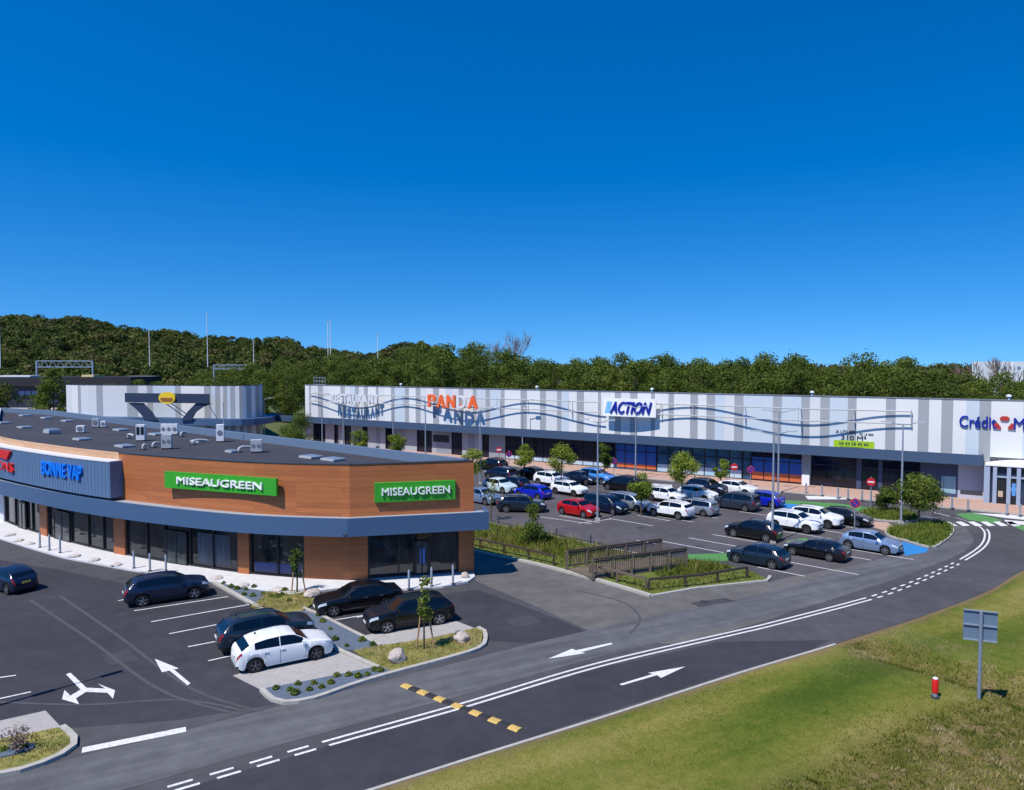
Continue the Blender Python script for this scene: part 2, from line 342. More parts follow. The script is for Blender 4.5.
# coloured paint
mb = MB()
for p in [[(640, 486.5), (671, 488), (673, 492), (640, 490.5)], [(781, 500), (838, 503.5), (880, 509), (878, 514), (838, 510.5), (781, 505.5)], [(686, 554.5), (731, 553.2), (735, 557.5), (733, 560.5), (690, 562.5)],
          [(786, 541), (806, 538), (812, 543), (790, 547)], [(955, 514), (972, 512.8), (986, 516), (1002, 520), (997, 524), (968, 520)], [(1012, 526), (1060, 524), (1060, 532), (1024, 531)], [(925, 520), (946, 524), (928, 525.5)], [(838, 536), (846, 534.5), (850, 539), (842, 541)]]:
    mb.sheet([(q.x, q.y) for q in gpoly(p)], ZP-.003)
struct(mb.build('green_paint', M_GREEN_PAINT))
mb = MB()
for p in [[(780, 503), (800, 505), (806, 509.5), (778, 509)], [(902, 541.5), (929, 549), (926, 552.5), (905, 556)], [(838, 541), (852, 539), (856, 545), (846, 547)]]: mb.sheet([(q.x, q.y) for q in gpoly(p)], ZP+.002)
struct(mb.build('blue_paint', M_BLUE_PAINT))
mb = MB()                                      # zebra crossing and hatching
for k in range(7):
    x = 930+k*12.6; p = [(x, 522), (x+6, 521.6), (x+15, 525.8), (x+8, 526.4)]; mb.sheet([(q.x, q.y) for q in gpoly(p)], ZP+.006)
for p in [[(972, 513), (1010, 515), (1060, 521), (1060, 523.5), (1004, 518)], [(1004, 520), (1060, 524.5), (1060, 526.5), (1008, 524.3)], [(805, 496), (850, 497), (856, 499.5), (808, 499.5)], [(650, 483.5), (672, 485), (672, 487), (650, 485.8)]]: mb.sheet([(q.x, q.y) for q in gpoly(p)], ZP+.006)
struct(mb.build('zebra_crossing', M_WHITE_PAINT))
mt = mat('tyre_marks', (.066, .064, .068), .8, var=.2, vs=2); mb = MB()
for arc in ([(575, 590), (622, 602), (640, 618), (630, 634)], [(30, 600), (90, 640), (160, 690), (240, 715)], [(60, 596), (118, 636), (190, 688), (262, 712)], [(-40, 700), (80, 705), (180, 700), (250, 712)]):
    c_ = catmull([G(*p).to_2d() for p in arc], 8)
    band(mb, c_, .16, .0115+.0003*len(mb.v)/50)
struct(mb.build('tyre_marks', mt))
mb = MB(); 
for px, py in ((705, 602), (118, 610), (640, 528)):
    c_ = G(px, py); mb.sheet([(c_.x+.3*math.cos(a), c_.y+.3*math.sin(a)) for a in np.linspace(0, 6.2832, 17)[:-1]], .0125)
struct(mb.build('drain_covers', mat('cast_iron', (.05, .05, .055), .6, metal=.4)))
mb = MB()
for pl in ([(100, 655), (128, 650), (140, 660), (110, 666)], [(690, 603), (725, 598), (735, 601), (699, 607)], [(505, 620), (530, 615), (541, 622), (516, 628)]):
    mb.sheet([(q_.x, q_.y) for q_ in gpoly(pl)], .0112)
struct(mb.build('asphalt_patches', asphalt('asphalt_patch', (.052, .050, .056))))

# ------------------------------------------------------------------ pavements, kerbs, beds
def kerb_line(mb, pts, wd=.18, h=.14, off=0):
    c = Curve([p for p in pts]); n = max(2, int(c.len/1.0)); c.wall(mb, 0, c.len, off-wd/2, off+wd/2, -.02, h, 0, .6)
def raised(name, pts, m, h=.10): return struct(MB().prism([(p.x, p.y) for p in pts], -.02, h).build(name, m))
walk_px = [(-160, 520), (-60, 527), (0, 539.5), (30, 549), (63, 558.5), (129, 571), (180, 578.5), (214, 583), (240, 589), (290, 596), (345, 589), (407, 590.5), (442.5, 588), (468, 583), (475, 578), (474, 574.5), (350, 570), (240, 560), (119, 545), (40, 525), (0, 512), (-160, 480)]
raised('sidewalk', [G(*p) for p in walk_px], M_WALK, .12)
bed1 = [(216, 581), (236, 584), (262, 588), (300, 592), (322, 617), (382, 648), (392, 672), (377, 667), (335, 649.5), (256, 606.5)]
raised('planting_bed', [G(*p) for p in [(216, 582), (240, 585.5), (268, 590), (262, 600), (251, 607), (256, 606.5), (236, 594)]], M_SLATE, .10)
raised('planting_bed', [G(*p) for p in [(268, 616), (303, 612), (321, 617), (350, 632), (381, 647.5), (354, 652), (335, 649.5), (290, 625)]], M_SLATE, .10)
raised('planting_bed', [G(*p) for p in [(263, 690.5), (300, 684), (340, 676), (382, 667), (393, 673), (352, 685), (316, 698), (288, 702.5), (273, 699)]], M_SLATE, .10)
raised('dry_lawn', [G(*p) for p in [(268, 590), (300, 592), (318, 592), (314, 604), (303, 612), (268, 616), (251, 607), (262, 600)]], M_DRYGRASS, .11)
raised('dry_lawn', [G(*p) for p in [(381, 647.5), (430, 640), (477, 629.5), (483, 632), (481, 647), (455, 656.5), (393, 673.5), (375, 666), (354, 652)]], M_DRYGRASS, .11)
raised('concrete_pad', [G(*p) for p in [(233, 676), (263, 691), (382, 667), (340, 652), (300, 656)]], M_PAD, .03)
raised('concrete_pad', [G(*p) for p in [(360, 637), (381, 647.5), (430, 640), (477, 629.5), (456, 621.5), (400, 628)]], M_PAD, .03)
mb = MB()
kerb_line(mb, [G(*p) for p in [(214, 583.5), (256, 606.8), (335, 649.8), (378, 669)]], .26, .13)
kerb_line(mb, [G(*p) for p in [(303, 609), (321, 616.5), (350, 631.5), (381, 647)]], .2, .13)
kerb_line(mb, catmull([G(*p) for p in [(262, 691), (272, 700.5), (287, 704), (315, 699.5), (352, 686.5), (390, 675), (456, 657.2), (481, 648.5), (485.5, 640), (484, 632), (478, 629)]], 4), .22, .14)
kerb_line(mb, catmull([G(*p) for p in [(-160, 796), (0, 776), (48, 762.5), (68, 752), (75.5, 744), (72, 737), (62, 728.5)]], 5), .24, .14)
struct(mb.build('kerb', M_KERB))
raised('concrete_pad', [G(*p) for p in [(-160, 735), (0, 721.6), (45.6, 711.5), (62, 729), (0, 741), (-160, 766)]], M_PAD, .04)
raised('dry_lawn', [G(*p) for p in [(-160, 766), (0, 741), (62, 729), (72, 738), (74, 744), (66, 752), (47, 762), (0, 775), (-160, 795)]], M_DRYGRASS, .10)
raised('planting_bed', [G(*p) for p in [(-60, 760), (0, 752), (20, 746), (36, 747), (33, 752), (10, 759), (-60, 772)]], M_SLATE, .14)
# swale wedge between lane and car park
swale_px = [(440, 535), (475, 551), (554, 568.5), (651, 596), (656, 595), (696, 588), (768, 580.5), (748, 571), (700, 561.5), (640, 556), (607, 549.5), (545, 536), (476, 521.5), (440, 514)]
raised('grass_strip', [G(*p) for p in swale_px], M_GRASS, .10)
mb = MB(); kerb_line(mb, catmull([G(*p) for p in [(400, 528), (440, 540), (475.5, 552), (520, 561), (554, 569.3), (605, 583), (651, 597)]], 4), .3, .15)
kerb_line(mb, [G(*p) for p in [(651, 597), (696, 589), (768, 581.5), (770, 577)]], .2, .12)
kerb_line(mb, [G(*p) for p in [(440, 515.5), (476, 521), (545, 535.5), (607, 548.5), (640, 555)]], .15, .12)
struct(mb.build('kerb', M_KERB))
# islands on the east side
isl1 = smoothpoly([(888, 531), (915, 525), (935, 523), (950, 526), (952, 534), (942, 543), (930, 548), (905, 541), (890, 537)])
isl2 = smoothpoly([(860, 513.5), (880, 509.5), (905, 512), (918, 518), (914, 521.5), (893, 522), (868, 519)])
for p in (isl1, isl2): raised('planted_island', p, M_GRASS, .12)
mb = MB()
for p in (isl1, isl2): kerb_line(mb, list(p)+[p[0]], .22, .14)
struct(mb.build('kerb', M_KERB))
sheet('pink_path', [(872, 521.5), (888, 522.5), (893, 527), (885, 531), (872, 527)], .018, M_PINK)
# pavement along the long building
def FP(s, off, z=0): p = FA+FU*s+FN*off; return Vector((p.x, p.y, z))
raised('sidewalk', [FP(-10, 0), FP(-10, 5.2), FP(62, 5.4), FP(100, 6.5), FP(140, 9), FP(140, 0)], M_PINK, .12)
mb = MB(); kerb_line(mb, [FP(-10, 5.2), FP(62, 5.4), FP(100, 6.5), FP(140, 9)], .2, .13); struct(mb.build('kerb', M_KERB))
# outer kerb of the road
mb = MB(); EDGE.wall(mb, 0, EDGE.q_px(834), .02, .16, -.03, .05, 0, 1.0); struct(mb.build('kerb', M_KERB))

# ------------------------------------------------------------------ grass verge with its ditch
def near_poly(px):
    return Curve([G(*p) for p in px])
DITCH = near_poly([(868, 652), (900, 660), (945, 672), (990, 686), (1030, 700), (1090, 720), (1200, 760)])
ROUGH = near_poly([(700, 830), (760, 790), (830, 764), (875, 738), (920, 712), (985, 696), (1060, 700)])
def curve_d(c, P):
    A = np.array([(p.x, p.y) for p in c.p]); best = np.full(len(P), 1e9); sg = np.ones(len(P))
    for a, b in zip(A, A[1:]):
        d = b-a; t = np.clip(((P-a)@d)/(d@d), 0, 1); q = a+t[:, None]*d; r = np.hypot(*(P-q).T); cr = d[0]*(P[:, 1]-a[1])-d[1]*(P[:, 0]-a[0])
        m = r < best; best[m] = r[m]; sg[m] = np.where(cr[m] > 0, 1, -1)
    return best, sg
def fbm(P, s, seed=0): return np.array([mnoise.fractal(Vector((x*s+seed, y*s-seed, seed*.37)), .9, 2.1, 5) for x, y in P])
def verge_z(P, d):
    dd, sg = curve_d(DITCH, P); rr, rs = curve_d(ROUGH, P)
    ditch = -.75*np.exp(-((dd*sg-.9)/1.1)**2)
    rough = np.clip(.5+(-rs*rr)/1.6, 0, 1)                    # 1 on the camera's side of the line
    n1 = fbm(P, .18, 3); n2 = fbm(P, .9, 9)
    z = np.minimum(d, .5)*.12+.02*np.minimum(d, 10)*0+ditch*np.clip(d/2, 0, 1)+n1*.10*np.clip(d/2, 0, 1)+rough*(-.35+.30*n2)
    ditchmask = np.exp(-((dd*sg-.6)/1.7)**2)+.3*np.clip(sg*dd/4, 0, 1)*(n2 > .1)
    return z-.012, np.clip(np.maximum(rough, ditchmask), 0, 1), n1, n2
dl = [-.12, .05, .16, .3, .5, .8, 1.1, 1.5]+list(np.arange(1.9, 30, .4))+[31, 33, 36, 40, 46, 52]
ql = np.arange(0, EDGE.len, .45)
P = []; D = []
for q in ql:
    for d in dl: p = EDGE.at(q, d); P.append((p.x, p.y)); D.append(d)
P = np.array(P); D = np.array(D); Z, RG, N1, N2 = verge_z(P, D)
mb = MB(); nd = len(dl); mb.v = [(x, y, z) for (x, y), z in zip(P, Z)]
mb.f = [(i*nd+j, i*nd+j+1, (i+1)*nd+j+1, (i+1)*nd+j) for i in range(len(ql)-1) for j in range(nd-1)]; mb.m = [0]*len(mb.f)
mv = bpy.data.materials.new('verge_grass'); mv.use_nodes = True; t = mv.node_tree; N = t.nodes.new; L = t.links.new; b = t.nodes['Principled BSDF']; b.inputs['Roughness'].default_value = .95; set_in(b, 'Specular IOR Level', .15)
tc = N('ShaderNodeTexCoord'); at = N('ShaderNodeAttribute'); at.attribute_name = 'wild'
def ramp(fac, stops):
    r = N('ShaderNodeValToRGB'); e = r.color_ramp.elements; e[0].position = stops[0][0]; e[0].color = (*stops[0][1], 1); e[1].position = stops[-1][0]; e[1].color = (*stops[-1][1], 1)
    for p, c in stops[1:-1]: k = e.new(p); k.color = (*c, 1)
    L(fac, r.inputs[0]); return r.outputs[0]
def nz(s, det=6, rough=.6):
    n = N('ShaderNodeTexNoise'); n.inputs['Scale'].default_value = s; n.inputs['Detail'].default_value = det; n.inputs['Roughness'].default_value = rough; L(tc.outputs['Object'], n.inputs[0]); return n.outputs[0]
mow_at = N('ShaderNodeAttribute'); mow_at.attribute_name = 'mow'; ma = N('ShaderNodeMath'); ma.operation = 'MULTIPLY_ADD'; ma.inputs[1].default_value = .76; L(nz(1.5, 14, .92), ma.inputs[0]); ms_ = N('ShaderNodeMath'); ms_.operation = 'MULTIPLY'; ms_.inputs[1].default_value = .27; L(mow_at.outputs['Fac'], ms_.inputs[0]); L(ms_.outputs[0], ma.inputs[2])
mown = ramp(ma.outputs[0], [(.34, S(64, 84, 24)), (.47, S(90, 104, 34)), (.58, S(118, 118, 52)), (.72, S(146, 136, 78))])
wild = ramp(nz(.8, 9, .75), [(.34, S(54, 64, 26)), (.46, S(92, 92, 42)), (.56, S(118, 104, 68)), (.7, S(148, 130, 104))])
mx = N('ShaderNodeMix'); mx.data_type = 'RGBA'; L(at.outputs['Fac'], mx.inputs['Factor']); L(mown, mx.inputs[6]); L(wild, mx.inputs[7])
at2 = N('ShaderNodeAttribute'); at2.attribute_name = 'dirt'; mx2 = N('ShaderNodeMix'); mx2.data_type = 'RGBA'; L(at2.outputs['Fac'], mx2.inputs['Factor']); L(mx.outputs[2], mx2.inputs[6]); mx2.inputs[7].default_value = (*S(128, 104, 82), 1)
L(mx2.outputs[2], b.inputs['Base Color']); bp = N('ShaderNodeBump'); bp.inputs['Strength'].default_value = .8; bp.inputs['Distance'].default_value = .08; L(nz(9, 8, .8), bp.inputs['Height']); L(bp.outputs[0], b.inputs['Normal'])
vg = mb.build('grass_verge', mv, smooth=True); struct(vg)
MW = np.array([.5+.75*mnoise.fractal(Vector((i*.45*.055, d*.42, 2.2)), .8, 2.0, 3) for i in range(len(ql)) for d in dl]); a = vg.data.attributes.new('mow', 'FLOAT', 'POINT'); a.data.foreach_set('value', MW.astype(np.float32))
a = vg.data.attributes.new('wild', 'FLOAT', 'POINT'); a.data.foreach_set('value', RG.astype(np.float32))
dirt = np.clip(1-(D-.1)/(.55+.5*N2), 0, 1)*.8; a = vg.data.attributes.new('dirt', 'FLOAT', 'POINT'); a.data.foreach_set('value', dirt.astype(np.float32))

def leafmat(name, stops, trans=.25):
    m = bpy.data.materials.new(name); m.use_nodes = True; t = m.node_tree; N = t.nodes.new; L = t.links.new; b = t.nodes['Principled BSDF']
    at = N('ShaderNodeAttribute'); at.attribute_name = 'tone'; oi = N('ShaderNodeObjectInfo'); ad = N('ShaderNodeMath'); ad.operation = 'MULTIPLY_ADD'; ad.inputs[1].default_value = .45
    L(oi.outputs['Random'], ad.inputs[0]); L(at.outputs['Fac'], ad.inputs[2]); sb = N('ShaderNodeMath'); sb.operation = 'SUBTRACT'; sb.inputs[1].default_value = .22; L(ad.outputs[0], sb.inputs[0])
    r = N('ShaderNodeValToRGB'); e = r.color_ramp.elements; e[0].position = stops[0][0]; e[0].color = (*stops[0][1], 1); e[1].position = stops[-1][0]; e[1].color = (*stops[-1][1], 1)
    for p, c in stops[1:-1]: k = e.new(p); k.color = (*c, 1)
    L(sb.outputs[0], r.inputs[0]); L(r.outputs[0], b.inputs['Base Color']); b.inputs['Roughness'].default_value = .7; set_in(b, 'Specular IOR Level', .25)
    tr = N('ShaderNodeBsdfTranslucent'); L(r.outputs[0], tr.inputs[0]); ms = N('ShaderNodeMixShader'); ms.inputs[0].default_value = trans
    out = t.nodes['Material Output']; L(b.outputs[0], ms.inputs[1]); L(tr.outputs[0], ms.inputs[2]); L(ms.outputs[0], out.inputs[0]); return m
LF_GRASS = leafmat('grass_blades', [(0, S(54, 70, 16)), (.5, S(96, 106, 34)), (.8, S(140, 134, 66)), (1, S(176, 160, 116))])
LF_TREE = leafmat('tree_leaves', [(0, S(70, 86, 30)), (.4, S(90, 106, 36)), (.75, S(104, 116, 42)), (1, S(122, 116, 60))], .35)
LF_HILL = leafmat('hill_leaves', [(0, S(58, 72, 30)), (.35, S(76, 90, 34)), (.66, S(94, 102, 42)), (.86, S(100, 94, 54)), (1, S(106, 90, 70))], .3)
LF_YOUNG = leafmat('young_leaves', [(0, S(88, 108, 32)), (.5, S(128, 142, 46)), (1, S(168, 166, 82))])
LF_BUSH = leafmat('bush_leaves', [(0, S(54, 72, 24)), (.5, S(88, 108, 34)), (1, S(130, 134, 58))])
def tri_cloud(name, base, hgt, wid, tone, m, lean=.5, parent=None, loc=None, per=3):
    n = len(base); k = n*per; B = np.repeat(base, per, 0)+np.column_stack([rng.normal(0, .06, (k, 2)), np.zeros(k)]); H = np.repeat(hgt, per)*rng.uniform(.6, 1.2, k); W = np.repeat(np.broadcast_to(wid, n), per)
    a = rng.uniform(0, 2*np.pi, k); l = rng.normal(0, lean, (k, 2))*H[:, None]
    v = np.empty((k, 3, 3)); dx = np.column_stack([np.cos(a), np.sin(a), np.zeros(k)])*W[:, None]/2
    v[:, 0] = B-dx; v[:, 1] = B+dx; v[:, 2] = B+np.column_stack([l, H])
    me = bpy.data.meshes.new(name); me.vertices.add(3*k); me.vertices.foreach_set('co', v.ravel().astype(np.float32)); me.loops.add(3*k); me.loops.foreach_set('vertex_index', np.arange(3*k, dtype=np.int32))
    me.polygons.add(k); me.polygons.foreach_set('loop_start', np.arange(0, 3*k, 3, dtype=np.int32)); me.polygons.foreach_set('loop_total', np.full(k, 3, dtype=np.int32)); me.update(calc_edges=True)
    t = me.attributes.new('tone', 'FLOAT', 'POINT'); t.data.foreach_set('value', np.repeat(np.repeat(tone, per)+rng.normal(0, .08, k), 3).astype(np.float32))
    me.materials.append(m); ob = bpy.data.objects.new(name, me); col.objects.link(ob); return ob
# blades on the verge
qs = rng.uniform(8, EDGE.q_px(1015)+8, 190000); ds = rng.uniform(.3, 1, 190000)**1.0*26*rng.uniform(0, 1, 190000)+.35
pts = np.array([EDGE.at(q, 0) for q in np.linspace(0, EDGE.len, 600)]); nrm = np.array([EDGE.at(q, 1.0) for q in np.linspace(0, EDGE.len, 600)])-pts
fi = qs/EDGE.len*599; i0 = fi.astype(int); fr = (fi-i0)[:, None]; Pq = pts[i0]*(1-fr)+pts[np.minimum(i0+1, 599)]*fr; Nq = nrm[i0]*(1-fr)+nrm[np.minimum(i0+1, 599)]*fr
PB = Pq+Nq*ds[:, None]
cp, sp = math.cos(PITCH), math.sin(PITCH); fz = PB[:, 1]*cp+HC*sp; uz = PB[:, 1]*sp-HC*cp; sx = CX+F*PB[:, 0]/fz; sy = CY-F*uz/fz
keep = (sx > 330) & (sx < 1150) & (sy < 880) & (PB[:, 1] > 5); PB = PB[keep]; ds = ds[keep]
ZB, RB, n1, n2 = verge_z(PB, ds); wildm = RB > .45
h = np.where(wildm, rng.uniform(.05, .17, len(PB)), rng.uniform(.025, .055, len(PB))); wd = np.where(wildm, .05, .035)
tone = np.where(wildm,   .5+n2*.6+rng.normal(0, .07, len(PB)), .42+n1*.7+rng.normal(0, .06, len(PB)))
struct(tri_cloud('verge_grass', np.column_stack([PB, ZB-.01]), h, wd, tone, LF_GRASS, .35, per=2), 'stuff')
# ------------------------------------------------------------------ building materials
def plank_mat(name, c, c2, row=.34, seam=3.0):
    m = bpy.data.materials.new(name); m.use_nodes = True; t = m.node_tree; N = t.nodes.new; L = t.links.new; b = t.nodes['Principled BSDF']; b.inputs['Roughness'].default_value = .55
    tc = N('ShaderNodeTexCoord'); sp_ = N('ShaderNodeSeparateXYZ'); L(tc.outputs['Object'], sp_.inputs[0])
    mz = N('ShaderNodeMath'); mz.operation = 'DIVIDE'; mz.inputs[1].default_value = row; L(sp_.outputs['Z'], mz.inputs[0]); fl = N('ShaderNodeMath'); fl.operation = 'FLOOR'; L(mz.outputs[0], fl.inputs[0])
    fr = N('ShaderNodeMath'); fr.operation = 'FRACT'; L(mz.outputs[0], fr.inputs[0]); lt = N('ShaderNodeMath'); lt.operation = 'LESS_THAN'; lt.inputs[1].default_value = .07; L(fr.outputs[0], lt.inputs[0])
    cx = N('ShaderNodeMath'); cx.operation = 'DIVIDE'; cx.inputs[1].default_value = seam; L(sp_.outputs['X'], cx.inputs[0]); fx = N('ShaderNodeMath'); fx.operation = 'FLOOR'; L(cx.outputs[0], fx.inputs[0])
    cb = N('ShaderNodeCombineXYZ'); L(fx.outputs[0], cb.inputs[0]); L(fl.outputs[0], cb.inputs[2]); wn = N('ShaderNodeTexWhiteNoise'); L(cb.outputs[0], wn.inputs[0])
    mp = N('ShaderNodeMapping'); mp.inputs['Scale'].default_value = (.7, .7, 16); L(tc.outputs['Object'], mp.inputs[0]); ns = N('ShaderNodeTexNoise'); ns.inputs['Scale'].default_value = 1.5; ns.inputs['Detail'].default_value = 6; L(mp.outputs[0], ns.inputs[0])
    ad = N('ShaderNodeMath'); ad.operation = 'MULTIPLY_ADD'; ad.inputs[1].default_value = .35; L(wn.outputs[0], ad.inputs[0]); L(ns.outputs[0], ad.inputs[2])
    r = N('ShaderNodeValToRGB'); e = r.color_ramp.elements; e[0].position = .3; e[0].color = (*c, 1); e[1].position = .95; e[1].color = (*c2, 1); L(ad.outputs[0], r.inputs[0])
    mx = N('ShaderNodeMix'); mx.data_type = 'RGBA'; ls = N('ShaderNodeMath'); ls.operation = 'MULTIPLY'; ls.inputs[1].default_value = .3; L(lt.outputs[0], ls.inputs[0]); L(ls.outputs[0], mx.inputs['Factor']); L(r.outputs[0], mx.inputs[6]); mx.inputs[7].default_value = (*S(60, 26, 14), 1)
    L(mx.outputs[2], b.inputs['Base Color']); return m
M_WOOD = plank_mat('timber_cladding', S(150, 86, 46), S(182, 110, 62))
M_PALEWOOD = plank_mat('pale_timber', S(186, 142, 106), S(212, 172, 134))
M_BLUEGREY = mat('blue_grey_metal', S(68, 95, 128), .5, var=.04, vs=.5)
M_BOXGREY = mat('ribbed_grey_metal', S(88, 114, 146), .55, var=.06, vs=1.0, stretch=(6, 6, .05))
M_GLASS = mat('shop_glass', S(9, 12, 16), .05, spec=.7, c2=S(56, 62, 64), vs=.75, det=7, stretch=(1.4, 1.4, .5))  # paler noise patches paint reflections into the glass colour
M_FRAME = mat('dark_frame', S(26, 28, 34), .5)
M_ROOF = mat('roof_membrane', S(44, 43, 49), .9, c2=S(60, 60, 67), vs=.25, det=8)
M_PARAPET = mat('parapet_grey', S(96, 116, 140), .7, var=.06)
M_WHITE = mat('white_metal', S(226, 228, 230), .5)
M_LGREY = mat('light_grey_metal', S(176, 180, 184), .5)
M_DGREY = mat('dark_grey_metal', S(60, 64, 70), .5)
M_GALV = mat('galvanised_steel', S(150, 160, 172), .45, metal=.3)
M_SIGNGREEN = mat('sign_green', S(52, 158, 36), .5)
M_SIGNBLUE = mat('sign_blue', S(0, 124, 232), .4)
M_SIGNRED = mat('sign_red', S(205, 28, 24), .45)
M_SIGNWHITE = mat('sign_white', S(240, 240, 240), .45)
M_YELLOW = mat('sign_yellow', S(232, 196, 40), .45)
M_ORANGE = mat('sign_orange', S(238, 104, 48), .45)
M_NAVY = mat('sign_navy', S(12, 34, 150), .45)
M_STRIP = mat('white_flashing', S(206, 206, 208), .6)
M_CLEAR = mat('grey_shopfront_glass', S(52, 62, 66), .08, var=.5, vs=1.2, spec=.6)  # grey glass with random tone, for the doors

# ------------------------------------------------------------------ timber clad retail unit
w0 = [G(*p) for p in [(350.5, 582), (248, 576), (119, 556), (42, 536.5), (0, 521)]]
front = Curve(catmull([(*p.to_2d(), 0) for p in w0]+[(-52.5, 72.5, 0), (-58, 80, 0), (-63, 89, 0)], 6))
C0 = w0[0].to_2d(); R0 = G(474, 573.5).to_2d(); side = Curve([(*R0,), (*C0,)])          # right facade, travelling right to left
HB = 7.6; B2 = R0; B1 = G(52, 411, HB).to_2d(); B0 = Vector((-76, 108)); FL = front.at(front.len)
unit = thing('retail_unit', 'low shop unit clad in orange brown timber with a curved front and flat dark roof', 'building', (-20, 55, 0))
# offset sign: front runs right -> left, right of travel is away from camera, so outward offsets are negative
def q(px, off=0): return front.q_px(px, off)
mb = MB(); qb = q(121)
front.wall(mb, 0, qb, 0, .25, 3.3, HB, 0, .8); side.wall(mb, 0, side.len, 0, .25, 3.3, HB, 0, 3); mb.build('upper_wall', M_WOOD, unit)
mb = MB(); front.wall(mb, qb, front.len, 0, .25, 3.3, HB, 0, .8); mb.build('upper_wall', M_PALEWOOD, unit)
for a, b in [(350.5, 304.5), (249, 238), (125, 114), (47, 40)]: mb = MB(); front.wall(mb, q(a) if a < 350 else 0, q(b), 0, .3, .1, 3.3, 0, .8); mb.build('pier', M_WOOD, unit)
qR = lambda px: side.q_px(px)
for a, b in ((qR(474), qR(459)), (qR(368), side.len)): mb = MB(); side.wall(mb, a, b, 0, .3, .1, 3.3, 0, 3); mb.build('pier', M_WOOD, unit)
mb = MB(); mb.prism([tuple(B2), tuple(B1), tuple(B0), tuple(FL)]+[tuple(front.at(t, .2)) for t in np.linspace(front.len, 0, 40)], 7.0, 7.06); mb.build('roof', M_ROOF, unit)
mb = MB(); bk = Curve([B0, B1, B2]); bk.wall(mb, 0, bk.len-.6, -.02, .3, 3, 7.7, 0, 4); mb.build('parapet', M_PARAPET, unit)
mb = MB(); bk.wall(mb, 0, bk.len-.6, -.01, .26, 0, 3, 0, 4); Curve([FL, B0]).wall(mb, 0, (B0-FL).length, -.02, .25, 0, 7.6, 0, 5); mb.build('rear_wall', M_WALK, unit)
mb = MB(); front.wall(mb, 0, qb, -.04, .27, HB, HB+.06, 0, .8); side.wall(mb, 0, side.len, -.04, .27, HB, HB+.06, 0, 3); mb.build('coping', M_DGREY, unit)
# canopy fascia and soffit
cc = 1.6
nd0 = front.dir(.5); n0 = Vector((-nd0.y, nd0.x))*-1; sd = side.dir(1); sn = Vector((sd.y, -sd.x))
front_out = [front.at(t, -cc) for t in np.linspace(0, front.len, 60)]
side_out_a = side.at(-.7, -cc); side_out_b = side.at(side.len, -cc)
# mitre the outer corner
def isect(p, d, q_, e): den = d.x*e.y-d.y*e.x; t = ((q_.x-p.x)*e.y-(q_.y-p.y)*e.x)/den; return p+d*t
mit = isect(front_out[0], front.dir(.3), side_out_b, side.dir(1))
outer = [side_out_a, mit]+front_out[1:]; OC = Curve(outer)
print('canopy corner px', project((*mit, 4.4)), project((*mit, 3.3)), project((*side_out_a, 4.45)))
mb = MB(); OC.wall(mb, 0, OC.len, 0, .12, 3.3, 4.45, 0, 1.0)
mb.bar(side_out_a+Vector((-.06, .0)), side.at(-.7, .3), .12, 3.302, 4.448); mb.build('canopy_fascia', M_BLUEGREY, unit)
inner = [side.at(-.7, .2), side.at(side.len, .1)]+[front.at(t, .1) for t in np.linspace(.3, front.len, 60)]
mb = MB(); mb.prism([tuple(p) for p in [side.at(-.65, -cc+.1), isect(front_out[0]-n0*0, front.dir(.3), side_out_b, side.dir(1))]+[front.at(t, -cc+.1) for t in np.linspace(.4, front.len, 60)]]+[tuple(p) for p in inner[::-1]], 3.34, 3.5)
mb.build('soffit', M_DGREY, unit)
mb = MB(); mb.prism([tuple(p) for p in [side.at(-.65, -cc+.1), mit+(C0-mit)*.06]+[front.at(t, -cc+.1) for t in np.linspace(.4, front.len, 60)]]+[tuple(p) for p in inner[::-1]], 4.16, 4.22)
mb.build('canopy_roof', mat('canopy_sheet', S(150, 154, 162), .6), unit)
mb = MB(); front.wall(mb, 0, front.len, .02, .3, 0, .1, 0, .8); side.wall(mb, 0, side.len, .02, .3, 0, .1, 0, 3); mb.build('plinth', M_WALK, unit)
# glazing
def glazed(c, qa, qz, mull, door=None, base=.12, topz=2.95, m=M_GLASS):
    pane = MB(); c.wall(pane, qa, qz, .22, .26, base, 3.34, 0, .8); w_ = pane.build('shop_window', m, unit)
    fr = MB(); c.wall(fr, qa, qz, .12, .3, base-.02, base+.12, 0, .8); c.wall(fr, qa, qz, .12, .3, topz, topz+.14, 0, .8)
    for k in mull: c.wall(fr, k-.05, k+.05, .10, .3, base, 3.33, 0, 1)
    for k in (qa+.06, qz-.06): c.wall(fr, k-.08, k+.08, .09, .3, base, 3.33, 0, 1)
    fr.build('frame', M_FRAME, w_)
    if door:
        d = MB(); c.wall(d, door[0], door[1], .05, .12, .03, 2.35, 0, .5); dd_ = d.build('door', M_CLEAR, unit); f = MB(); n = (door[0]+door[1])/2
        for k in (door[0], n, door[1]): c.wall(f, k-.06, k+.06, .02, .14, .02, 2.4, 0, 1)
        c.wall(f, door[0], door[1], .021, .139, 2.3, 2.45, 0, .5); c.wall(f, door[0], door[1], .021, .139, .025, .15, 0, .5); f.build('door_frame', M_FRAME, dd_)
glazed(front, q(304.5), q(249), [q(277)])
glazed(front, q(238), q(125), [q(212), q(189), q(164), q(146)], (q(186), q(166)))
glazed(front, q(114), q(47), [q(102), q(87), q(70)], (q(69), q(54)))
glazed(front, q(40), q(4), [q(31), q(22), q(14)], (q(25), q(18)))
front.wall(MB(), 0, 1, 0, 1, 0, 1)
mb = MB(); front.wall(mb, q(4), front.len, 0, .3, .1, 3.3, 0, 1); mb.build('pier', M_WALK, unit)
glazed(side, qR(459), qR(368), [qR(430), qR(414), qR(399)], (qR(428), qR(416)))
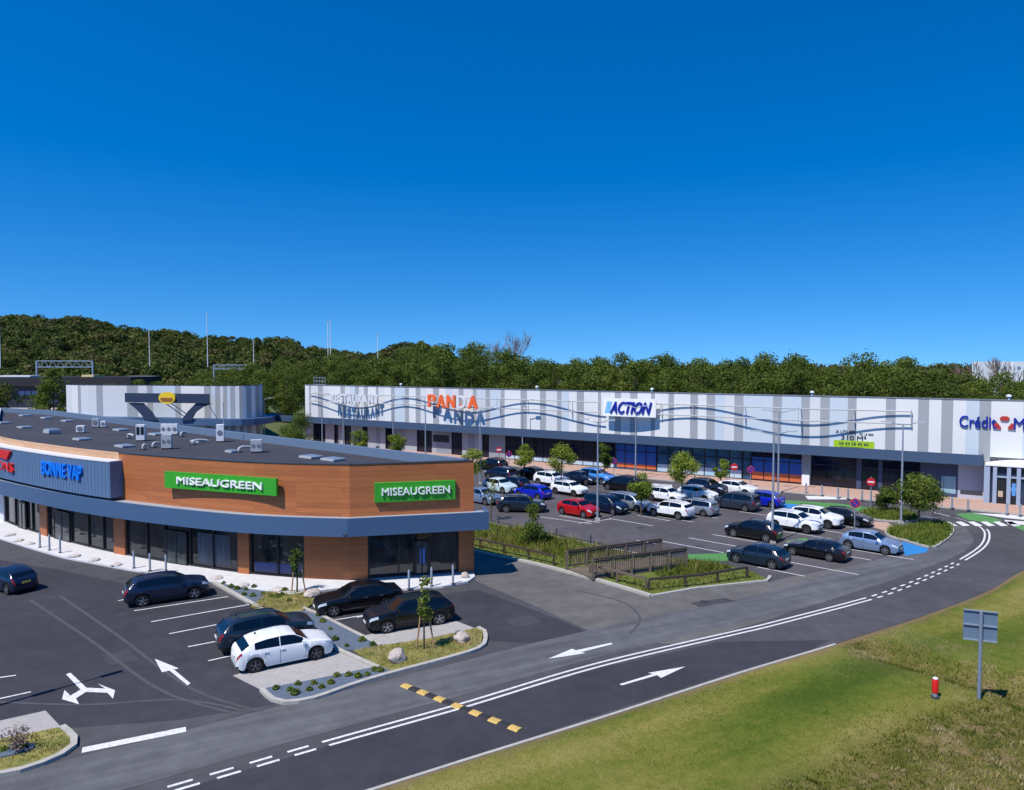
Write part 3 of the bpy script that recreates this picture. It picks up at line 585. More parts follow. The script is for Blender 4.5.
# interior glimpses: pale blinds and posters behind the glass as real flat things on the glass
mb = MB(); side.wall(mb, qR(425), qR(420), .03, .045, .9, 1.9, 0, 1); mb.build('door_poster', mat('poster_blue', S(60, 110, 190), .5), unit)
mb = MB(); front.wall(mb, q(300), q(253), .2, .215, .35, .95, 0, 1); mb.build('window_film', mat('film_blue', S(34, 62, 120), .3), unit)
mb = MB(); front.wall(mb, q(228), q(196), .2, .214, .4, 2.5, 0, 1); mb.build('window_film', mat('film_grey', S(70, 82, 96), .3, var=.5, vs=2, stretch=(3, 3, .2)), unit)
# blue-grey sign box on the front
bo = -.95
mb = MB(); qa = q(112, bo); qz = front.len-2; front.wall(mb, qa, qz, bo, 0, 4.46, 7.05, 0, .5); bx_ = mb.build('sign_box', M_BOXGREY, unit)
mb = MB(); front.wall(mb, qa, qz, bo-.04, .0, 7.05, 7.12, 0, .5); mb.build('coping', M_STRIP, unit)
mb = MB(); k = qa+.1
while k < qz: front.wall(mb, k, k+.05, bo-.012, bo, 4.47, 7.04, 0, 1); k += .42
mb.build('panel_rib', mat('rib_grey', S(80, 106, 138), .55), unit)
def along(c, px0, px1, off, zt, zb, body, mlet, dep=.12, thick=.02, back=None, back_m=None, name='shop_sign', label='', shear=0, pad=(0, 0, 0, 0)):
    qa, qz = c.q_px(px0, off), c.q_px(px1, off); a, b = c.at(qa, off), c.at(qz, off); u = (b-a).normalized(); 
    n = Vector((u.y, -u.x)); n = n if n.y < 0 else -n; L_ = (b-a).length
    t = thing(name, label, 'sign', (a.x, a.y, zb)); o3 = Vector((a.x, a.y, zb)); u3 = Vector((u.x, u.y, 0)); n3 = Vector((n.x, n.y, 0)); bt = 0
    if back:
        m_ = MB(); cpt = o3+u3*L_/2+n3*back/2; m_.box((cpt.x, cpt.y, (zt+zb)/2), (L_, back, zt-zb), math.atan2(u.y, u.x)); m_.build('panel', back_m, t); bt = back
    if body:
        l, r, bb, tp = pad; H_ = zt-zb; m_ = MB(); put_text(m_, body, o3+u3*(l*L_)+Vector((0, 0, bb*H_))+n3*(bt+.002), u3, n3, L_*(1-l-r), H_*(1-bb-tp), dep, thick, 0, shear); m_.build('letters', mlet, t)
    return t, o3, u3, n3, L_
along(front, 168.5, 279.5, -.32, 6.68, 5.55, 'MISEAUGREEN', M_SIGNWHITE, .12, .012, .2, M_SIGNGREEN, 'shop_sign', 'longer green sign board with white capitals on the curved timber front', pad=(.125, .115, .3, .27))
along(side, 375, 455, 0, 6.38, 5.13, 'MISEAUGREEN', M_SIGNWHITE, .12, .014, .22, M_SIGNGREEN, 'shop_sign', 'shorter green sign board with white capitals on the timber end wall', pad=(.09, .07, .34, .27))
along(front, 45, 84.5, bo-.04, 6.55, 5.5, 'BONNE VAP', M_SIGNBLUE, .14, .025, None, None, 'letter_sign', 'bright blue capitals mounted on the blue grey sign box')
t, o3, u3, n3, L_ = along(front, -16, 16, bo-.04, 5.9, 5.15, 'STATIONS', M_SIGNRED, .15, .03, None, None, 'letter_sign', 'red capitals under a yellow and red arrow at the far left')
m_ = MB()
def flatpoly(m_, o3, u3, n3, pts, d0, d1, mi=0):
    A = [o3+u3*x+Vector((0, 0, y))+n3*d0 for x, y in pts]; B = [p+n3*(d1-d0) for p in A]; n = len(pts)
    m_.add(A+B, [(i, (i+1) % n, n+(i+1) % n, n+i) for i in range(n)]+[tuple(range(n, 2*n)), tuple(range(n-1, -1, -1))], mi)
k = L_/34*16
flatpoly(m_, o3, u3, n3, [(k+.2, 1.05), (k+1.0, 1.05), (k+1.3, 1.75), (k+.3, 1.75)], 0, .2, 0); flatpoly(m_, o3, u3, n3, [(k+1.0, 1.05), (L_*.86, 1.0), (L_*.96, 1.75), (k+1.3, 1.75)], 0, .201, 1); m_.build('arrow_mark', [M_YELLOW, M_SIGNRED], t)

# roof equipment (each thing stands on the roof membrane)
ZR = 7.06
def onroof(px, py): return G(px, py, ZR)
sk = None
for i, (px, py, lb) in enumerate([(25, 416, 'flat skylight nearest the rear left parapet'), (47, 418.5, 'flat skylight right of the rear left skylight'), (4, 423.5, 'flat skylight at the left picture edge on the dark roof'), (25, 428, 'flat skylight in the left roof row behind the smoke vent'), (68, 421.5, 'flat skylight left of the white boxes'),
     (52, 433.5, 'raised smoke vent dome nearest the left timber parapet'), (121, 430.5, 'flat skylight behind the twin panel cowl'), (82, 440, 'flat skylight in front of the low white box'), (125, 447, 'flat skylight nearest the timber parapet'), (157, 435, 'flat skylight left of the stacked condensers'), (200, 442, 'flat skylight right of the stacked condensers'),
     (311, 458, 'flat skylight behind the roof corner, left one'), (333, 460.5, 'flat skylight behind the roof corner, right one'), (232, 452.5, 'small flat skylight beside the duct')]):
    p = onroof(px, py)
    if sk is None:
        sk = thing('roof_skylight', lb, 'skylight', p, 'flat skylights on the dark roof'); MB().box((0, 0, .10), (1.5, 1.1, .14)).build('upstand', M_LGREY, sk, loc=(0, 0, 0))
        MB().box((0, 0, .18), (1.4, 1.0, .08), top=.85).build('dome', mat('skylight_dome', S(120, 130, 144), .3), sk, loc=(0, 0, 0))
        for ch in sk.children: ch.parent = sk
        o = sk
    else: o = copy_tree(sk)
    place(o, p, R(-38), (.62, .62, 1.0) if i == 13 else (1, 1, 2.3 if i == 5 else 1), lb)
def unit_box(px, py, wd, dp, ht, m, lb, name='air_conditioner', fans=0, legs=False, dark=False, rz=R(15)):
    p = onroof(px, py); t = thing(name, lb, 'air conditioner', p, 'equipment on the dark roof'); u = Vector((math.cos(rz), math.sin(rz), 0)); n = Vector((u.y, -u.x, 0)); z0 = .35 if legs else .12
    wd *= .88; ht *= .86; b = MB(); b.box((p.x, p.y, p.z+z0+ht/2), (wd, dp, ht), rz); b.build('casing', m, t)
    b = MB()
    for s in (-1, 1): c = p+u*s*wd*.4; b.box((c.x, c.y, p.z+z0/2), (.08, dp*.9, z0), rz)
    b.build('support', M_DGREY, t)
    for k in range(fans):
        c = p+u*((k+.5)/fans-.5)*wd+n*(dp/2+.02)+Vector((0, 0, z0+ht*.5)); b = MB(); vs = [c+u*math.cos(a)*wd/fans*.38+Vector((0, 0, math.sin(a)*min(ht, wd/fans)*.38)) for a in np.linspace(0, 2*math.pi, 17)[:-1]]
        b.add(vs, [tuple(range(16))]); b.build('fan_grille', mat('grille_grey', S(120, 124, 130), .6), t)
    if dark:
        for s in (-1, 1): c = p+u*s*wd*.25+n*(dp/2+.015)+Vector((0, 0, z0+ht*.62)); b = MB(); b.box((c.x, c.y, c.z), (wd*.36, .02, ht*.5), rz); b.build('louvre', M_FRAME, t)
    return t
unit_box(81, 433, .8, .7, .75, M_WHITE, 'low white condenser box in the middle of the roof row', fans=1)
unit_box(96, 427.5, .75, .6, 1.05, M_LGREY, 'tall pale condenser against the rear parapet', fans=1)
unit_box(103.5, 427.5, .55, .5, .7, M_WHITE, 'small white condenser touching the tall pale one', fans=1)
unit_box(141, 441, .8, .65, 1.6, M_WHITE, 'white ventilation cowl with twin dark panels', 'ventilation_cowl', dark=True)
unit_box(167, 449, .85, .7, 1.25, M_LGREY, 'caged condenser nearest the front of the roof', fans=2)
unit_box(164, 435, .55, .6, 1.15, M_WHITE, 'leftmost of the three upright white condensers', fans=1); unit_box(169.6, 435, .55, .6, 1.15, M_WHITE, 'middle of the three upright white condensers', fans=1); unit_box(175.2, 435, .55, .6, 1.15, M_WHITE, 'rightmost of the three upright white condensers', fans=1)
unit_box(220.5, 442, .72, .7, 1.7, M_WHITE, 'single tall white unit with an aerial on top', 'ventilation_unit', fans=1)
unit_box(256.5, 452.5, .95, .7, 1.05, M_LGREY, 'caged condenser joined to a grey duct at the right of the roof', fans=2)
def duct(lb, pts, r=.16):
    p = Vector(pts[0]); t = thing('roof_duct', lb, 'duct', p, 'ducts and pipes on the dark roof'); MB().tube(catmull(pts, 4), r, 8).build('pipe', M_LGREY, t, smooth=True); MB().box((p.x, p.y, ZR+.06), (.4, .4, .1)).build('collar', M_DGREY, t); return t
for lb, a, b in [('bent grey duct running left of the caged condenser', (239, 452.5), (252, 451)), ('curved vent pipe in front of the stacked condensers', (153, 448), (160, 447)), ('curved vent pipe behind the twin panel cowl', (128, 438.5), (134, 439)), ('round vent beside the white condensers', (181, 437), (186, 436)), ('low pipe run in the middle of the roof', (193, 445), (207, 444)), ('small vent hood near the parapet under the aerial unit', (143, 450), (147, 449.5))]:
    A = onroof(*a); B = onroof(*b); duct(lb, [A+Vector((0, 0, .05)), A+Vector((0, 0, .3)), A*.7+B*.3+Vector((0, 0, .42)), B+Vector((0, 0, .32))], .1)
p = onroof(220.5, 442); t = thing('roof_aerial', 'thin mast standing beside the single tall white unit', 'aerial', p); MB().tube([p+Vector((.2, .3, 0)), p+Vector((.2, .3, 3.6))], .04, 6).build('mast', M_GALV, t)

# ------------------------------------------------------------------ long striped building
long_b = thing('shopping_centre', 'long white and grey striped retail building with a blue grey canopy across its front', 'building', (FA+FU*50).to_2d().to_3d())
def fs_(px, off=0): return wall_uv(FA+FN*off, FB+FN*off, px, 400)[0]
def fuv(px, py, off=0): return wall_uv(FA+FN*off, FB+FN*off, px, py)
M_C = [mat('panel_white', S(222, 222, 220), .45), mat('panel_ice', S(196, 206, 214), .45), mat('panel_pearl', S(212, 213, 213), .45), mat('panel_grey', S(160, 163, 166), .45)]
grey = [(309, 311), (318, 323), (340.5, 345), (355, 359), (364, 368), (376, 378.6), (391, 394.7), (405, 409), (415.6, 420.5), (433, 439), (458.6, 463.5), (472.8, 476.6), (485.6, 490), (500.8, 504.6), (520.5, 527), (540, 546), (557, 561.5), (576.7, 584), (598, 601), (614.7, 621), (630, 637.5), (651, 655), (668.5, 674), (690.3, 698), (706.5, 715), (734.4, 743.5), (773, 782), (801.4, 810), (820.4, 830), (848, 856.7), (886, 896), (918.4, 929.4), (941.8, 953.5), (979.7, 991.5), (1040, 1054), (1075, 1090)]
ss = []; prev = 0; rr_ = random.Random(3); END = 140
for a, b in grey:
    a, b = fs_(a), fs_(b); g = a-prev; n = max(1, round(g/1.5)); 
    for k in range(n): ss.append((prev+g*k/n, prev+g*(k+1)/n, rr_.choice([0, 0, 0, 1, 2])))
    ss.append((a, b, 3)); prev = b
while prev < END: ss.append((prev, prev+1.6, rr_.choice([0, 1, 2, 0, 3]))); prev += 1.6
mb = MB()
for a, b, m in ss:
    A, B = FP(a, 0), FP(b, 0); zc_ = 4.6 if a > fs_(988) else 3.9; mb.add([(A.x, A.y, zc_), (B.x, B.y, zc_), (B.x, B.y, 10.4), (A.x, A.y, 10.4)], [(0, 1, 2, 3)], m)
mb.build('striped_cladding', M_C, long_b)
W2 = lambda s, off: FP(s, off).to_2d()
mb = MB(); mb.prism([W2(0, -.02), W2(END, -.02), W2(END, -38), W2(0, -38)], 3.95, 7.6); mb.build("wall", M_WHITE, long_b)
mb = MB(); mb.prism([W2(.3, -.4), W2(END-.3, -.4), W2(END-.3, -37.6), W2(.3, -37.6)], 7.6, 7.7); mb.build('roof', M_ROOF, long_b)
mb = MB(); mb.bar(FP(-.05, -.12), FP(END, -.12), .36, 10.4, 10.5);  mb.build('coping', mat('coping_grey', S(120, 124, 130), .5), long_b)
mb = MB(); mb.prism([W2(0, -.6), W2(END, -.6), W2(END, -37), W2(0, -37)], 0, 3.95); mb.build('core_wall', M_DGREY, long_b)
CO = 1.7; CE = fs_(984, CO)
M_FASCIA2 = mat('slate_fascia', S(62, 82, 108), .5)
mb = MB(); mb.bar(FP(-8.6, CO), FP(CE, CO), .15, 3.8, 4.9); mb.bar(FP(CE, CO+.05), FP(CE, 0), .15, 3.802, 4.898); mb.bar(FP(-8.6, CO), FP(-8.6, -2), .15, 3.802, 4.898); mb.build('canopy_fascia', M_FASCIA2, long_b)
mb = MB(); mb.prism([W2(-8.5, CO-.05), W2(CE-.1, CO-.05), W2(CE-.1, 0), W2(-8.5, 0)], 4.6, 4.72); mb.build('canopy_roof', M_DGREY, long_b)
mb = MB(); mb.prism([W2(-8.5, CO-.05), W2(CE-.1, CO-.05), W2(CE-.1, 0), W2(-8.5, 0)], 3.86, 3.95); mb.build('soffit', M_DGREY, long_b)
# ground floor
M_TEAL = mat('teal_glass', S(44, 90, 122), .15, var=.5, vs=.6); M_BLUEW = mat('blue_window_film', S(18, 84, 168), .35); M_ORW = mat('orange_window_film', S(196, 104, 62), .5); M_SHOPW = mat('pale_render', S(164, 166, 172), .8, var=.05); M_SHOPG = mat('grey_render', S(136, 144, 152), .8); M_NGLASS = mat('navy_glass', S(14, 22, 44), .1, var=.6, vs=.5)
M_LBLUE = mat('light_blue_panel', S(150, 190, 214), .6, c2=S(205, 212, 216), vs=.7); M_DB = mat('dark_blue_render', S(58, 72, 100), .7)
def seg(px0, px1, z0, z1, m, name, off=.0, th=.5, parent=None):
    a, b = fs_(px0), fs_(px1); mb = MB(); mb.prism([W2(a, off), W2(b, off), W2(b, off-th), W2(a, off-th)], z0, z1); return mb.build(name, m, parent or long_b)
def glaz(px0, px1, m, step=1.6, off=-.2, z0=.12, z1=3.8):
    g = seg(px0, px1, z0, z1, m, 'shop_window', off, .2); a, b = fs_(px0), fs_(px1); n = max(1, round((b-a)/step)); mb = MB()
    for k in range(n+1): s_ = a+(b-a)*k/n; p = FP(s_, off+.05); mb.box((p.x, p.y, (z0+z1)/2), (.09, .12, z1-z0), math.atan2(FU.y, FU.x))
    mb.bar(FP(a, off+.06), FP(b, off+.06), .1, 2.5, 2.6); mb.build('frame', M_FRAME, g)
seq = [(305, 'w'), (312.7, 'n'), (325, 'w'), (333.7, 'n'), (338, 'w'), (344, 'n'), (350.8, 'w'), (362, 'n'), (367.4, 'w'), (376, 'g'), (380, 'w'), (385, 'n'), (392, 'g'), (405, 'w'), (416.6, 'n'), (431.7, 'w'), (436, 'g'), (451.3, 'n'), (462, 'w'), (468, 'g'), (475, 'w'), (482, 'n'), (489, 'g'), (505, 'N'), (614.7, 'e')]
for (a, k), (b, _) in zip(seq, seq[1:]):
    if k in 'nN': glaz(a, b, M_NGLASS)
    else: seg(a, b, .12, 3.9, M_SHOPW if k == 'w' else M_SHOPG, 'ground_floor_wall')
seg(433, 449, 1.9, 3.0, M_FRAME, 'window_display', .03, .03)
seg(617, 656, .9, 3.4, M_BLUEW, 'window_film', -.15, .04); seg(617, 656, .35, .9, M_ORW, 'window_film', -.148, .04); glaz(614.7, 657, M_TEAL)
glaz(657, 743, M_TEAL); seg(657.5, 742, .2, 1.15, M_LBLUE, 'window_film', -.15, .04)
seg(505, 614, .2, .75, M_LBLUE, 'window_film', -.15, .04)
glaz(743, 752, M_TEAL); seg(752.5, 803, 1.15, 2.95, M_BLUEW, 'window_film', -.14, .04); seg(752.5, 803, .3, 1.15, M_ORW, 'window_film', -.142, .04); glaz(752, 803, M_NGLASS)
seg(803, 812, .12, 3.9, M_SHOPG, 'pier', .15); seg(804, 811.5, .12, 1.3, M_WHITE, 'cabinet', .5, .3)
glaz(812, 858, M_NGLASS, 2.2); seg(858, 863, .12, 3.9, M_DB, 'pier', .1); glaz(863, 880, M_NGLASS, 2); seg(880, 884, .12, 3.9, M_DB, 'pier', .1); glaz(884, 922, M_NGLASS, 2.2)
seg(922, 960, .12, 3.9, M_DB, 'ground_floor_wall'); seg(946, 958, .5, 2.3, mat('pale_window', S(140, 176, 190), .2), 'small_window', .03, .03); seg(943.5, 945.5, .5, 2.3, mat('pale_window', S(140, 176, 190), .2), 'small_window', .03, .03)
seg(960, 989, .12, 3.9, mat('lilac_render', S(176, 180, 194), .8), 'ground_floor_wall'); seg(962.5, 985, .55, .95, M_DGREY, 'low_vent', .03, .03)
seg(989, 1100, 3.0, 4.62, M_DB, 'transom_wall', -.02); a_ = fs_(1100)
mb = MB(); mb.prism([W2(a_, 0), W2(END, 0), W2(END, -.5), W2(a_, -.5)], .12, 3.9); mb.build('ground_floor_wall', M_SHOPG, long_b)
# bank entrance lobby
ea, eb = fs_(991, 1.5), fs_(1062, 1.5)
lobby = thing('entrance_lobby', 'projecting glazed entrance with pale columns and a white domed awning at the right picture edge', 'entrance', FP(ea, 0))
mb = MB(); n = 20; vs = []
for k in range(n+1):
    s_ = ea-.35+(eb-ea+1.6)*k/n; h = 3.97+.5*math.sin(math.pi*k/n)**.7
    for off, z in ((1.9, h), (1.9, 3.9), (.02, 3.9), (.02, h)): p = FP(s_, off); vs.append((p.x, p.y, min(z, 4.05) if off > 1.8 and z > 3.95 else z))
fs = [(i*4+k, i*4+(k+1) % 4, (i+1)*4+(k+1) % 4, (i+1)*4+k) for i in range(n) for k in range(4)]+[(3, 2, 1, 0), (n*4, n*4+1, n*4+2, n*4+3)]
mb.add(vs, fs); mb.build('awning', M_WHITE, lobby)
M_COL = mat('column_grey', S(150, 164, 186), .5)
for px in (989, 997, 1011, 1021, 1034, 1047):
    s_ = fs_(px, 1.7); p = FP(s_, 1.7); b_ = MB(); b_.box((p.x, p.y, 2.0), (.34 if px != 989 else .5, .25, 3.8), math.atan2(FU.y, FU.x)); b_.build('column', M_COL, lobby)
mb = MB(); mb.bar(FP(fs_(997, 1.6), 1.6), FP(fs_(1050, 1.6), 1.6), .12, 2.74, 2.92); mb.build('transom', M_COL, lobby)
mb = MB(); mb.bar(FP(fs_(991, 1.4), 1.4), FP(eb, 1.4), .06, .12, 3.88); mb.bar(FP(fs_(991, 1.4), 1.4), FP(fs_(991, 1.4), 0), .06, .12, 3.88); mb.build('glazing', mat('slate_glass', S(40, 56, 84), .12, var=.4, vs=.5), lobby)
for px0, px1 in ((999, 1009.5), (1012.5, 1020)):
    mb = MB(); mb.bar(FP(fs_(px0, 1.5), 1.5), FP(fs_(px1, 1.5), 1.5), .05, .14, 2.7); mb.build('door', M_FRAME, lobby)
mb = MB(); a, b = fs_(1013, 1.55), fs_(1019.6, 1.55); mb.bar(FP(a, 1.56), FP(b, 1.56), .03, 1.45, 1.85); mb.bar(FP((a+b)/2-.15, 1.563), FP((a+b)/2+.15, 1.563), .03, 1.0, 2.25); mb.build('door_cross', mat('cross_blue', S(90, 150, 215), .5), lobby)
mb = MB(); a = fs_(1003, 1.55); mb.bar(FP(a-.2, 1.56), FP(a+.2, 1.56), .03, .8, 1.4); mb.build('door_sticker', mat('sticker', S(196, 170, 150), .5), lobby)

# ---------- undulating sign rails standing off the facade; the sun throws their wave on the wall
ctrl = [(311, .5), (322, .9), (340, 2.0), (357, 2.45), (372, 2.0), (392, .75), (404, .35), (418, .5), (440, 1.6), (462, 2.3), (476, 2.3), (495, 1.5), (515, .7), (528, .45), (550, .7), (575, 1.5), (600, 2.1), (630, 1.9), (655, 1.0), (672, .55), (694, .3), (715, .5), (745, 1.2), (775, 1.85), (800, 2.05), (822, 1.95), (850, 1.3), (875, .7), (900, .5), (914, .45)]
cs = np.array([fs_(p) for p, d in ctrl]); cd = np.array([d for p, d in ctrl])*.62
from_s = lambda s_: float(np.interp(s_, cs, cd))
def smooth_off(s_): return sum(from_s(s_+k*1.2)*w_ for k, w_ in ((-2, .1), (-1, .2), (0, .4), (1, .2), (2, .1)))
srange = np.arange(cs[0], cs[-1]+.1, .6)
rails = thing('sign_rail', 'pair of thin grey rails weaving in and out along the striped facade', 'rail', FP(cs[0], 0))
ZR1, ZR2 = 9.0, 7.65
mb = MB()
for z in (ZR1, ZR2): [mb.tube([FP(s_, smooth_off(s_), z) for s_ in srange if c_(s_)], .075, 6) for c_ in (lambda v: v < fs_(606), lambda v: v > fs_(655))]
mb.build('rail', M_LGREY, rails)
mb = MB()
for px in (318, 345, 375, 404, 424, 500, 528, 572, 662, 694, 745.5, 801, 855, 912):
    s_ = fs_(px); 
    for z in (ZR1, ZR2): mb.tube([FP(s_, 0, z), FP(s_, smooth_off(s_), z)], .05, 5)
    mb.tube([FP(s_, smooth_off(s_)+.02, ZR2-.2), FP(s_, smooth_off(s_)+.02, ZR1+.2)], .05, 5)
mb.build('bracket', M_LGREY, rails)
def letters_on_rail(word, px0, px1, zb, zt, m, name, label, extra=None, blank=()):
    s0 = fs_(px0, 1.0); s1 = fs_(px1, 1.0); t = thing(name, label, 'sign', FP(s0, 1, zb)); n = len(word); wsl = (s1-s0)/n
    for i, ch in enumerate(word):
        sa = s0+wsl*i; off = smooth_off(sa+wsl/2)+.1; a, b = FP(sa, smooth_off(sa)+.1), FP(sa+wsl, smooth_off(sa+wsl)+.1); u = (b-a).normalized(); nn = Vector((u.y, -u.x, 0)); nn = nn if nn.dot(FN) > 0 else -nn
        k = MB(); put_text(k, ch, a+Vector((0, 0, zb)), u, nn, wsl*.74, zt-zb, .25, .05); k.build('letter', (m if i not in blank else mat('letter_pearl', S(214, 216, 220), .5)), t)
    return t
letters_on_rail('RESTAURANT', 333, 380, 7.55, 9.0, mat('letter_pearl', S(214, 216, 220), .5), 'letter_sign', 'faded white capitals standing on the rail at the left end of the facade')
t = letters_on_rail('PANDA', 428.5, 482, 7.5, 9.35, M_ORANGE, 'letter_sign', 'large orange capitals standing on the rail, one letter lost its face', blank=(3,))
s_ = fs_(462, 1.6); p = FP(s_, smooth_off(s_)+.12); k = MB(); k.bar(p-FU*.42, p+FU*.32, .3, 7.5, 8.05); k.build('letter_remnant', M_ORANGE, t)
# curved white board
sa, sb = fs_(603.5, 1.2), fs_(655, 1.2); board = thing('shop_sign', 'white curved board with blue slanting capitals on the rails', 'sign', FP(sa, 1.2, 7))
Z0, Z1 = 7.25, 9.6; boff = 1.35
mb = MB(); n = 10; bc = Curve([W2(sa+(sb-sa)*k/n, 1.15+.2*math.sin(math.pi*k/n)-.3*k/n) for k in range(n+1)]); bc.wall(mb, 0, bc.len, -.12, .12, Z0, Z1, 0, .7); mb.build('panel', M_SIGNWHITE, board)
xs = .0
vs_, fs__ = text_geo('ACTION', .045, .05); sg = 1 if (bc.at(1, 1)-bc.at(1, 0)).dot(FN.to_2d()) > 0 else -1
def on_board(mb, verts, faces, x0, wd, z0, ht, d0, shear, mi=0):
    out = []
    for v in verts:
        qq = (x0+v[0]*wd)*bc.len+shear*v[1]; p = bc.at(qq, sg*(.13+d0+v[2]*1.2)); out.append((p.x, p.y, z0+v[1]*ht))
    mb.add(out, faces, mi)
mb = MB(); [on_board(mb, vs_, fs__, .15+dx_, .73, Z0+.42+dy_, 1.5, .06+.004*i_, .35) for i_, (dx_, dy_) in enumerate([(0, 0), (.009, 0), (-.009, 0), (0, .05), (0, -.05)])]; mb.build('letters', M_NAVY, board)
mb = MB(); on_board(mb, [(0, 0, 0), (1, 0, 0), (1, 1, 0), (0, 1, 0)], [(0, 1, 2, 3)], .035, .1, Z0+.42, 1.5, .02, .35); mb.build('speed_mark', mat('pale_blue', S(120, 190, 232), .5), board)
# bank lettering, flat on the cladding
def wall_sign(px0, px1, z0, z1, body, m, label, thick=.02, dep=.15):
    a, b = fs_(px0, .1), fs_(px1, .1); t = thing('letter_sign', label, 'sign', FP(a, .1, z0)); k = MB(); put_text(k, body, FP(a, .03, z0), FU, FN, b-a, z1-z0, dep, thick); k.build('letters', m, t); return t
t = wall_sign(960, 997, 7.55, 8.75, 'Crédit', M_NAVY, 'blue bank lettering with a red emblem beside the right picture edge', .012)
k = MB(); put_text(k, 'Mutuel', FP(fs_(1014.5, .1), .03, 7.5), FU, FN, fs_(1062, .1)-fs_(1014.5, .1), 1.15, .15, .012); k.build('letters', M_NAVY, t)
ec = fs_(1005.2, .1); o3 = FP(ec, .03, 8.1); wk = MB()
flatpoly(wk, o3, FU, FN, [(-.28, .25), (.28, .25), (.42, .55), (.2, .72), (-.2, .72), (-.42, .55)], 0, .12); flatpoly(wk, o3, FU, FN, [(-.85, -.1), (-.6, .05), (-.28, -.42), (-.3, -.6), (-.75, -.6), (-.92, -.35)], 0, .12); flatpoly(wk, o3, FU, FN, [(.85, -.1), (.92, -.35), (.75, -.6), (.3, -.6), (.28, -.42), (.6, .05)], 0, .12)
wk.build('emblem', mat('emblem_red', S(176, 52, 46), .5), t)
# to-let banner
a, b = fs_(834.5, .1), fs_(875, .1); bn = thing('banner', 'to let notice with a lime green strip and dark print on the striped facade', 'banner', FP(a, .1, 5))
z_ = lambda py, px=850: fuv(px, py, .05)[1]
k = MB(); k.bar(FP(a, .04), FP(b, .04), .04, z_(448.6), z_(440.6)); k.build('green_strip', mat('lime', S(160, 196, 30), .5), bn)
M_TXT = mat('dark_print', S(52, 56, 74), .6); k = MB()
put_text(k, 'A LOUER', FP(fs_(836.5), .03, z_(433.6)), FU, FN, fs_(856)-fs_(836.5), z_(430.4)-z_(433.6), .03, .01); put_text(k, 'ICI 15 000', FP(fs_(860), .03, z_(434.6)), FU, FN, fs_(874)-fs_(860), .22, .03, .01)
put_text(k, '310 M²', FP(fs_(842), .03, z_(440.2)), FU, FN, fs_(867)-fs_(842), z_(435.6)-z_(440.2), .03, .02)
put_text(k, '06 64 28 40 60', FP(fs_(840), .07, z_(445.1)), FU, FN, fs_(869.5)-fs_(840), z_(442.2)-z_(445.1), .02, .02); put_text(k, 'www.immobilier-commerce.com', FP(fs_(841), .07, z_(447.7)), FU, FN, fs_(864)-fs_(841), .16, .02, .0); k.build('print', M_TXT, bn)
# roof guard frame at the far end of the roof
p0 = FP(fs_(314, -1), -1, 9.9); t = thing('roof_ladder_guard', 'small grey railed cage on the left end of the long roof', 'guard rail', p0); mb = MB()
for i in range(5): p = p0+FU*(i*.75); mb.tube([p-Vector((0, 0, 2.2)), p+Vector((0, 0, 1.9))], .05, 5)
mb.build('post', M_GALV, t); mb = MB()
for z in (.6, 1.2, 1.85): mb.tube([p0+Vector((0, 0, z)), p0+FU*3.0+Vector((0, 0, z))], .05, 5)
mb.build('rail', M_GALV, t)
for i, (px, lb) in enumerate([(401, 'above the orange capitals'), (537, 'near the middle of the facade'), (652, 'above the white curved board'), (812, 'above the wavy rails'), (1009, 'above the bank lettering')]):
    s_ = fs_(px, -1.5); p = FP(s_, -1.5, 7.7); t = thing('roof_vent', 'small white roof vent '+lb, 'vent', p, 'small white vents along the long roof'); MB().lathe(p, [(.12, -.02), (.12, 3.0), (.26, 3.05), (.24, 3.2), (.06, 3.28)], 10).build('cowl', M_WHITE, t)

# ------------------------------------------------------------------ round fronted white building on the left
rp = [(66, 384.8), (84, 385.1), (120, 385.3), (160, 385.5), (200, 385.9), (222, 386.0), (240, 386.0), (253, 385.7), (261, 385.2), (262.5, 384.4)]
rw = [G(x, y, 10.4).to_2d() for x, y in rp]; RC = Curve(catmull([(*p, 0) for p in rw], 5))
rb = thing('round_building', 'white and grey striped building with a curved front behind the dark roof', 'building', (-62, 132, 0))
gs = [(79, 82, 3), (97.5, 104, 3), (104, 113, 2), (128, 139, 3), (148, 154, 3), (176, 182, 3), (205, 212, 3), (216, 221, 3), (224, 228, 3), (231, 236, 3), (240, 244, 3), (247, 252, 3), (256, 260, 3)]
cur = 0; mb = MB(); segs = []
for a, b, k in gs:
    a, b = RC.q_px(a), RC.q_px(b); n = max(1, round((a-cur)/2)); segs += [(cur+(a-cur)*i/n, cur+(a-cur)*(i+1)/n, rr_.choice([0, 1, 2])) for i in range(n)]+[(a, b, k)]; cur = b
segs.append((cur, RC.len, 1))
for a, b, k in segs:
    n = max(1, int((b-a)/1)); 
    for i in range(n):
        A, B = RC.at(a+(b-a)*i/n), RC.at(a+(b-a)*(i+1)/n); mb.add([(A.x, A.y, 0), (B.x, B.y, 0), (B.x, B.y, 10.4), (A.x, A.y, 10.4)], [(0, 1, 2, 3)], k)
mb.build('striped_cladding', M_C, rb)
far = [tuple(rw[-1]+Vector((-12, 24))), tuple(rw[0]+Vector((-6, 24)))]
mb = MB(); mb.prism([tuple(RC.at(t_, -.3)+Vector((0, .6))) for t_ in np.linspace(0, RC.len, 40)]+far, 0, 7.6); mb.build('roof', M_ROOF, rb)
sgn = 1 if (RC.at(20, 1)-RC.at(20, 0)).y < 0 else -1
mb = MB(); RC.wall(mb, 0, RC.len, sgn*.03, -sgn*.25, 10.4, 10.5, 0, 1.5); mb.build('coping', M_DGREY, rb)
mb = MB(); RC.wall(mb, 2, RC.len, sgn*.02, sgn*2.2, 3.75, 4.85, 0, 1.0); mb.build('canopy', M_BLUEGREY, rb)
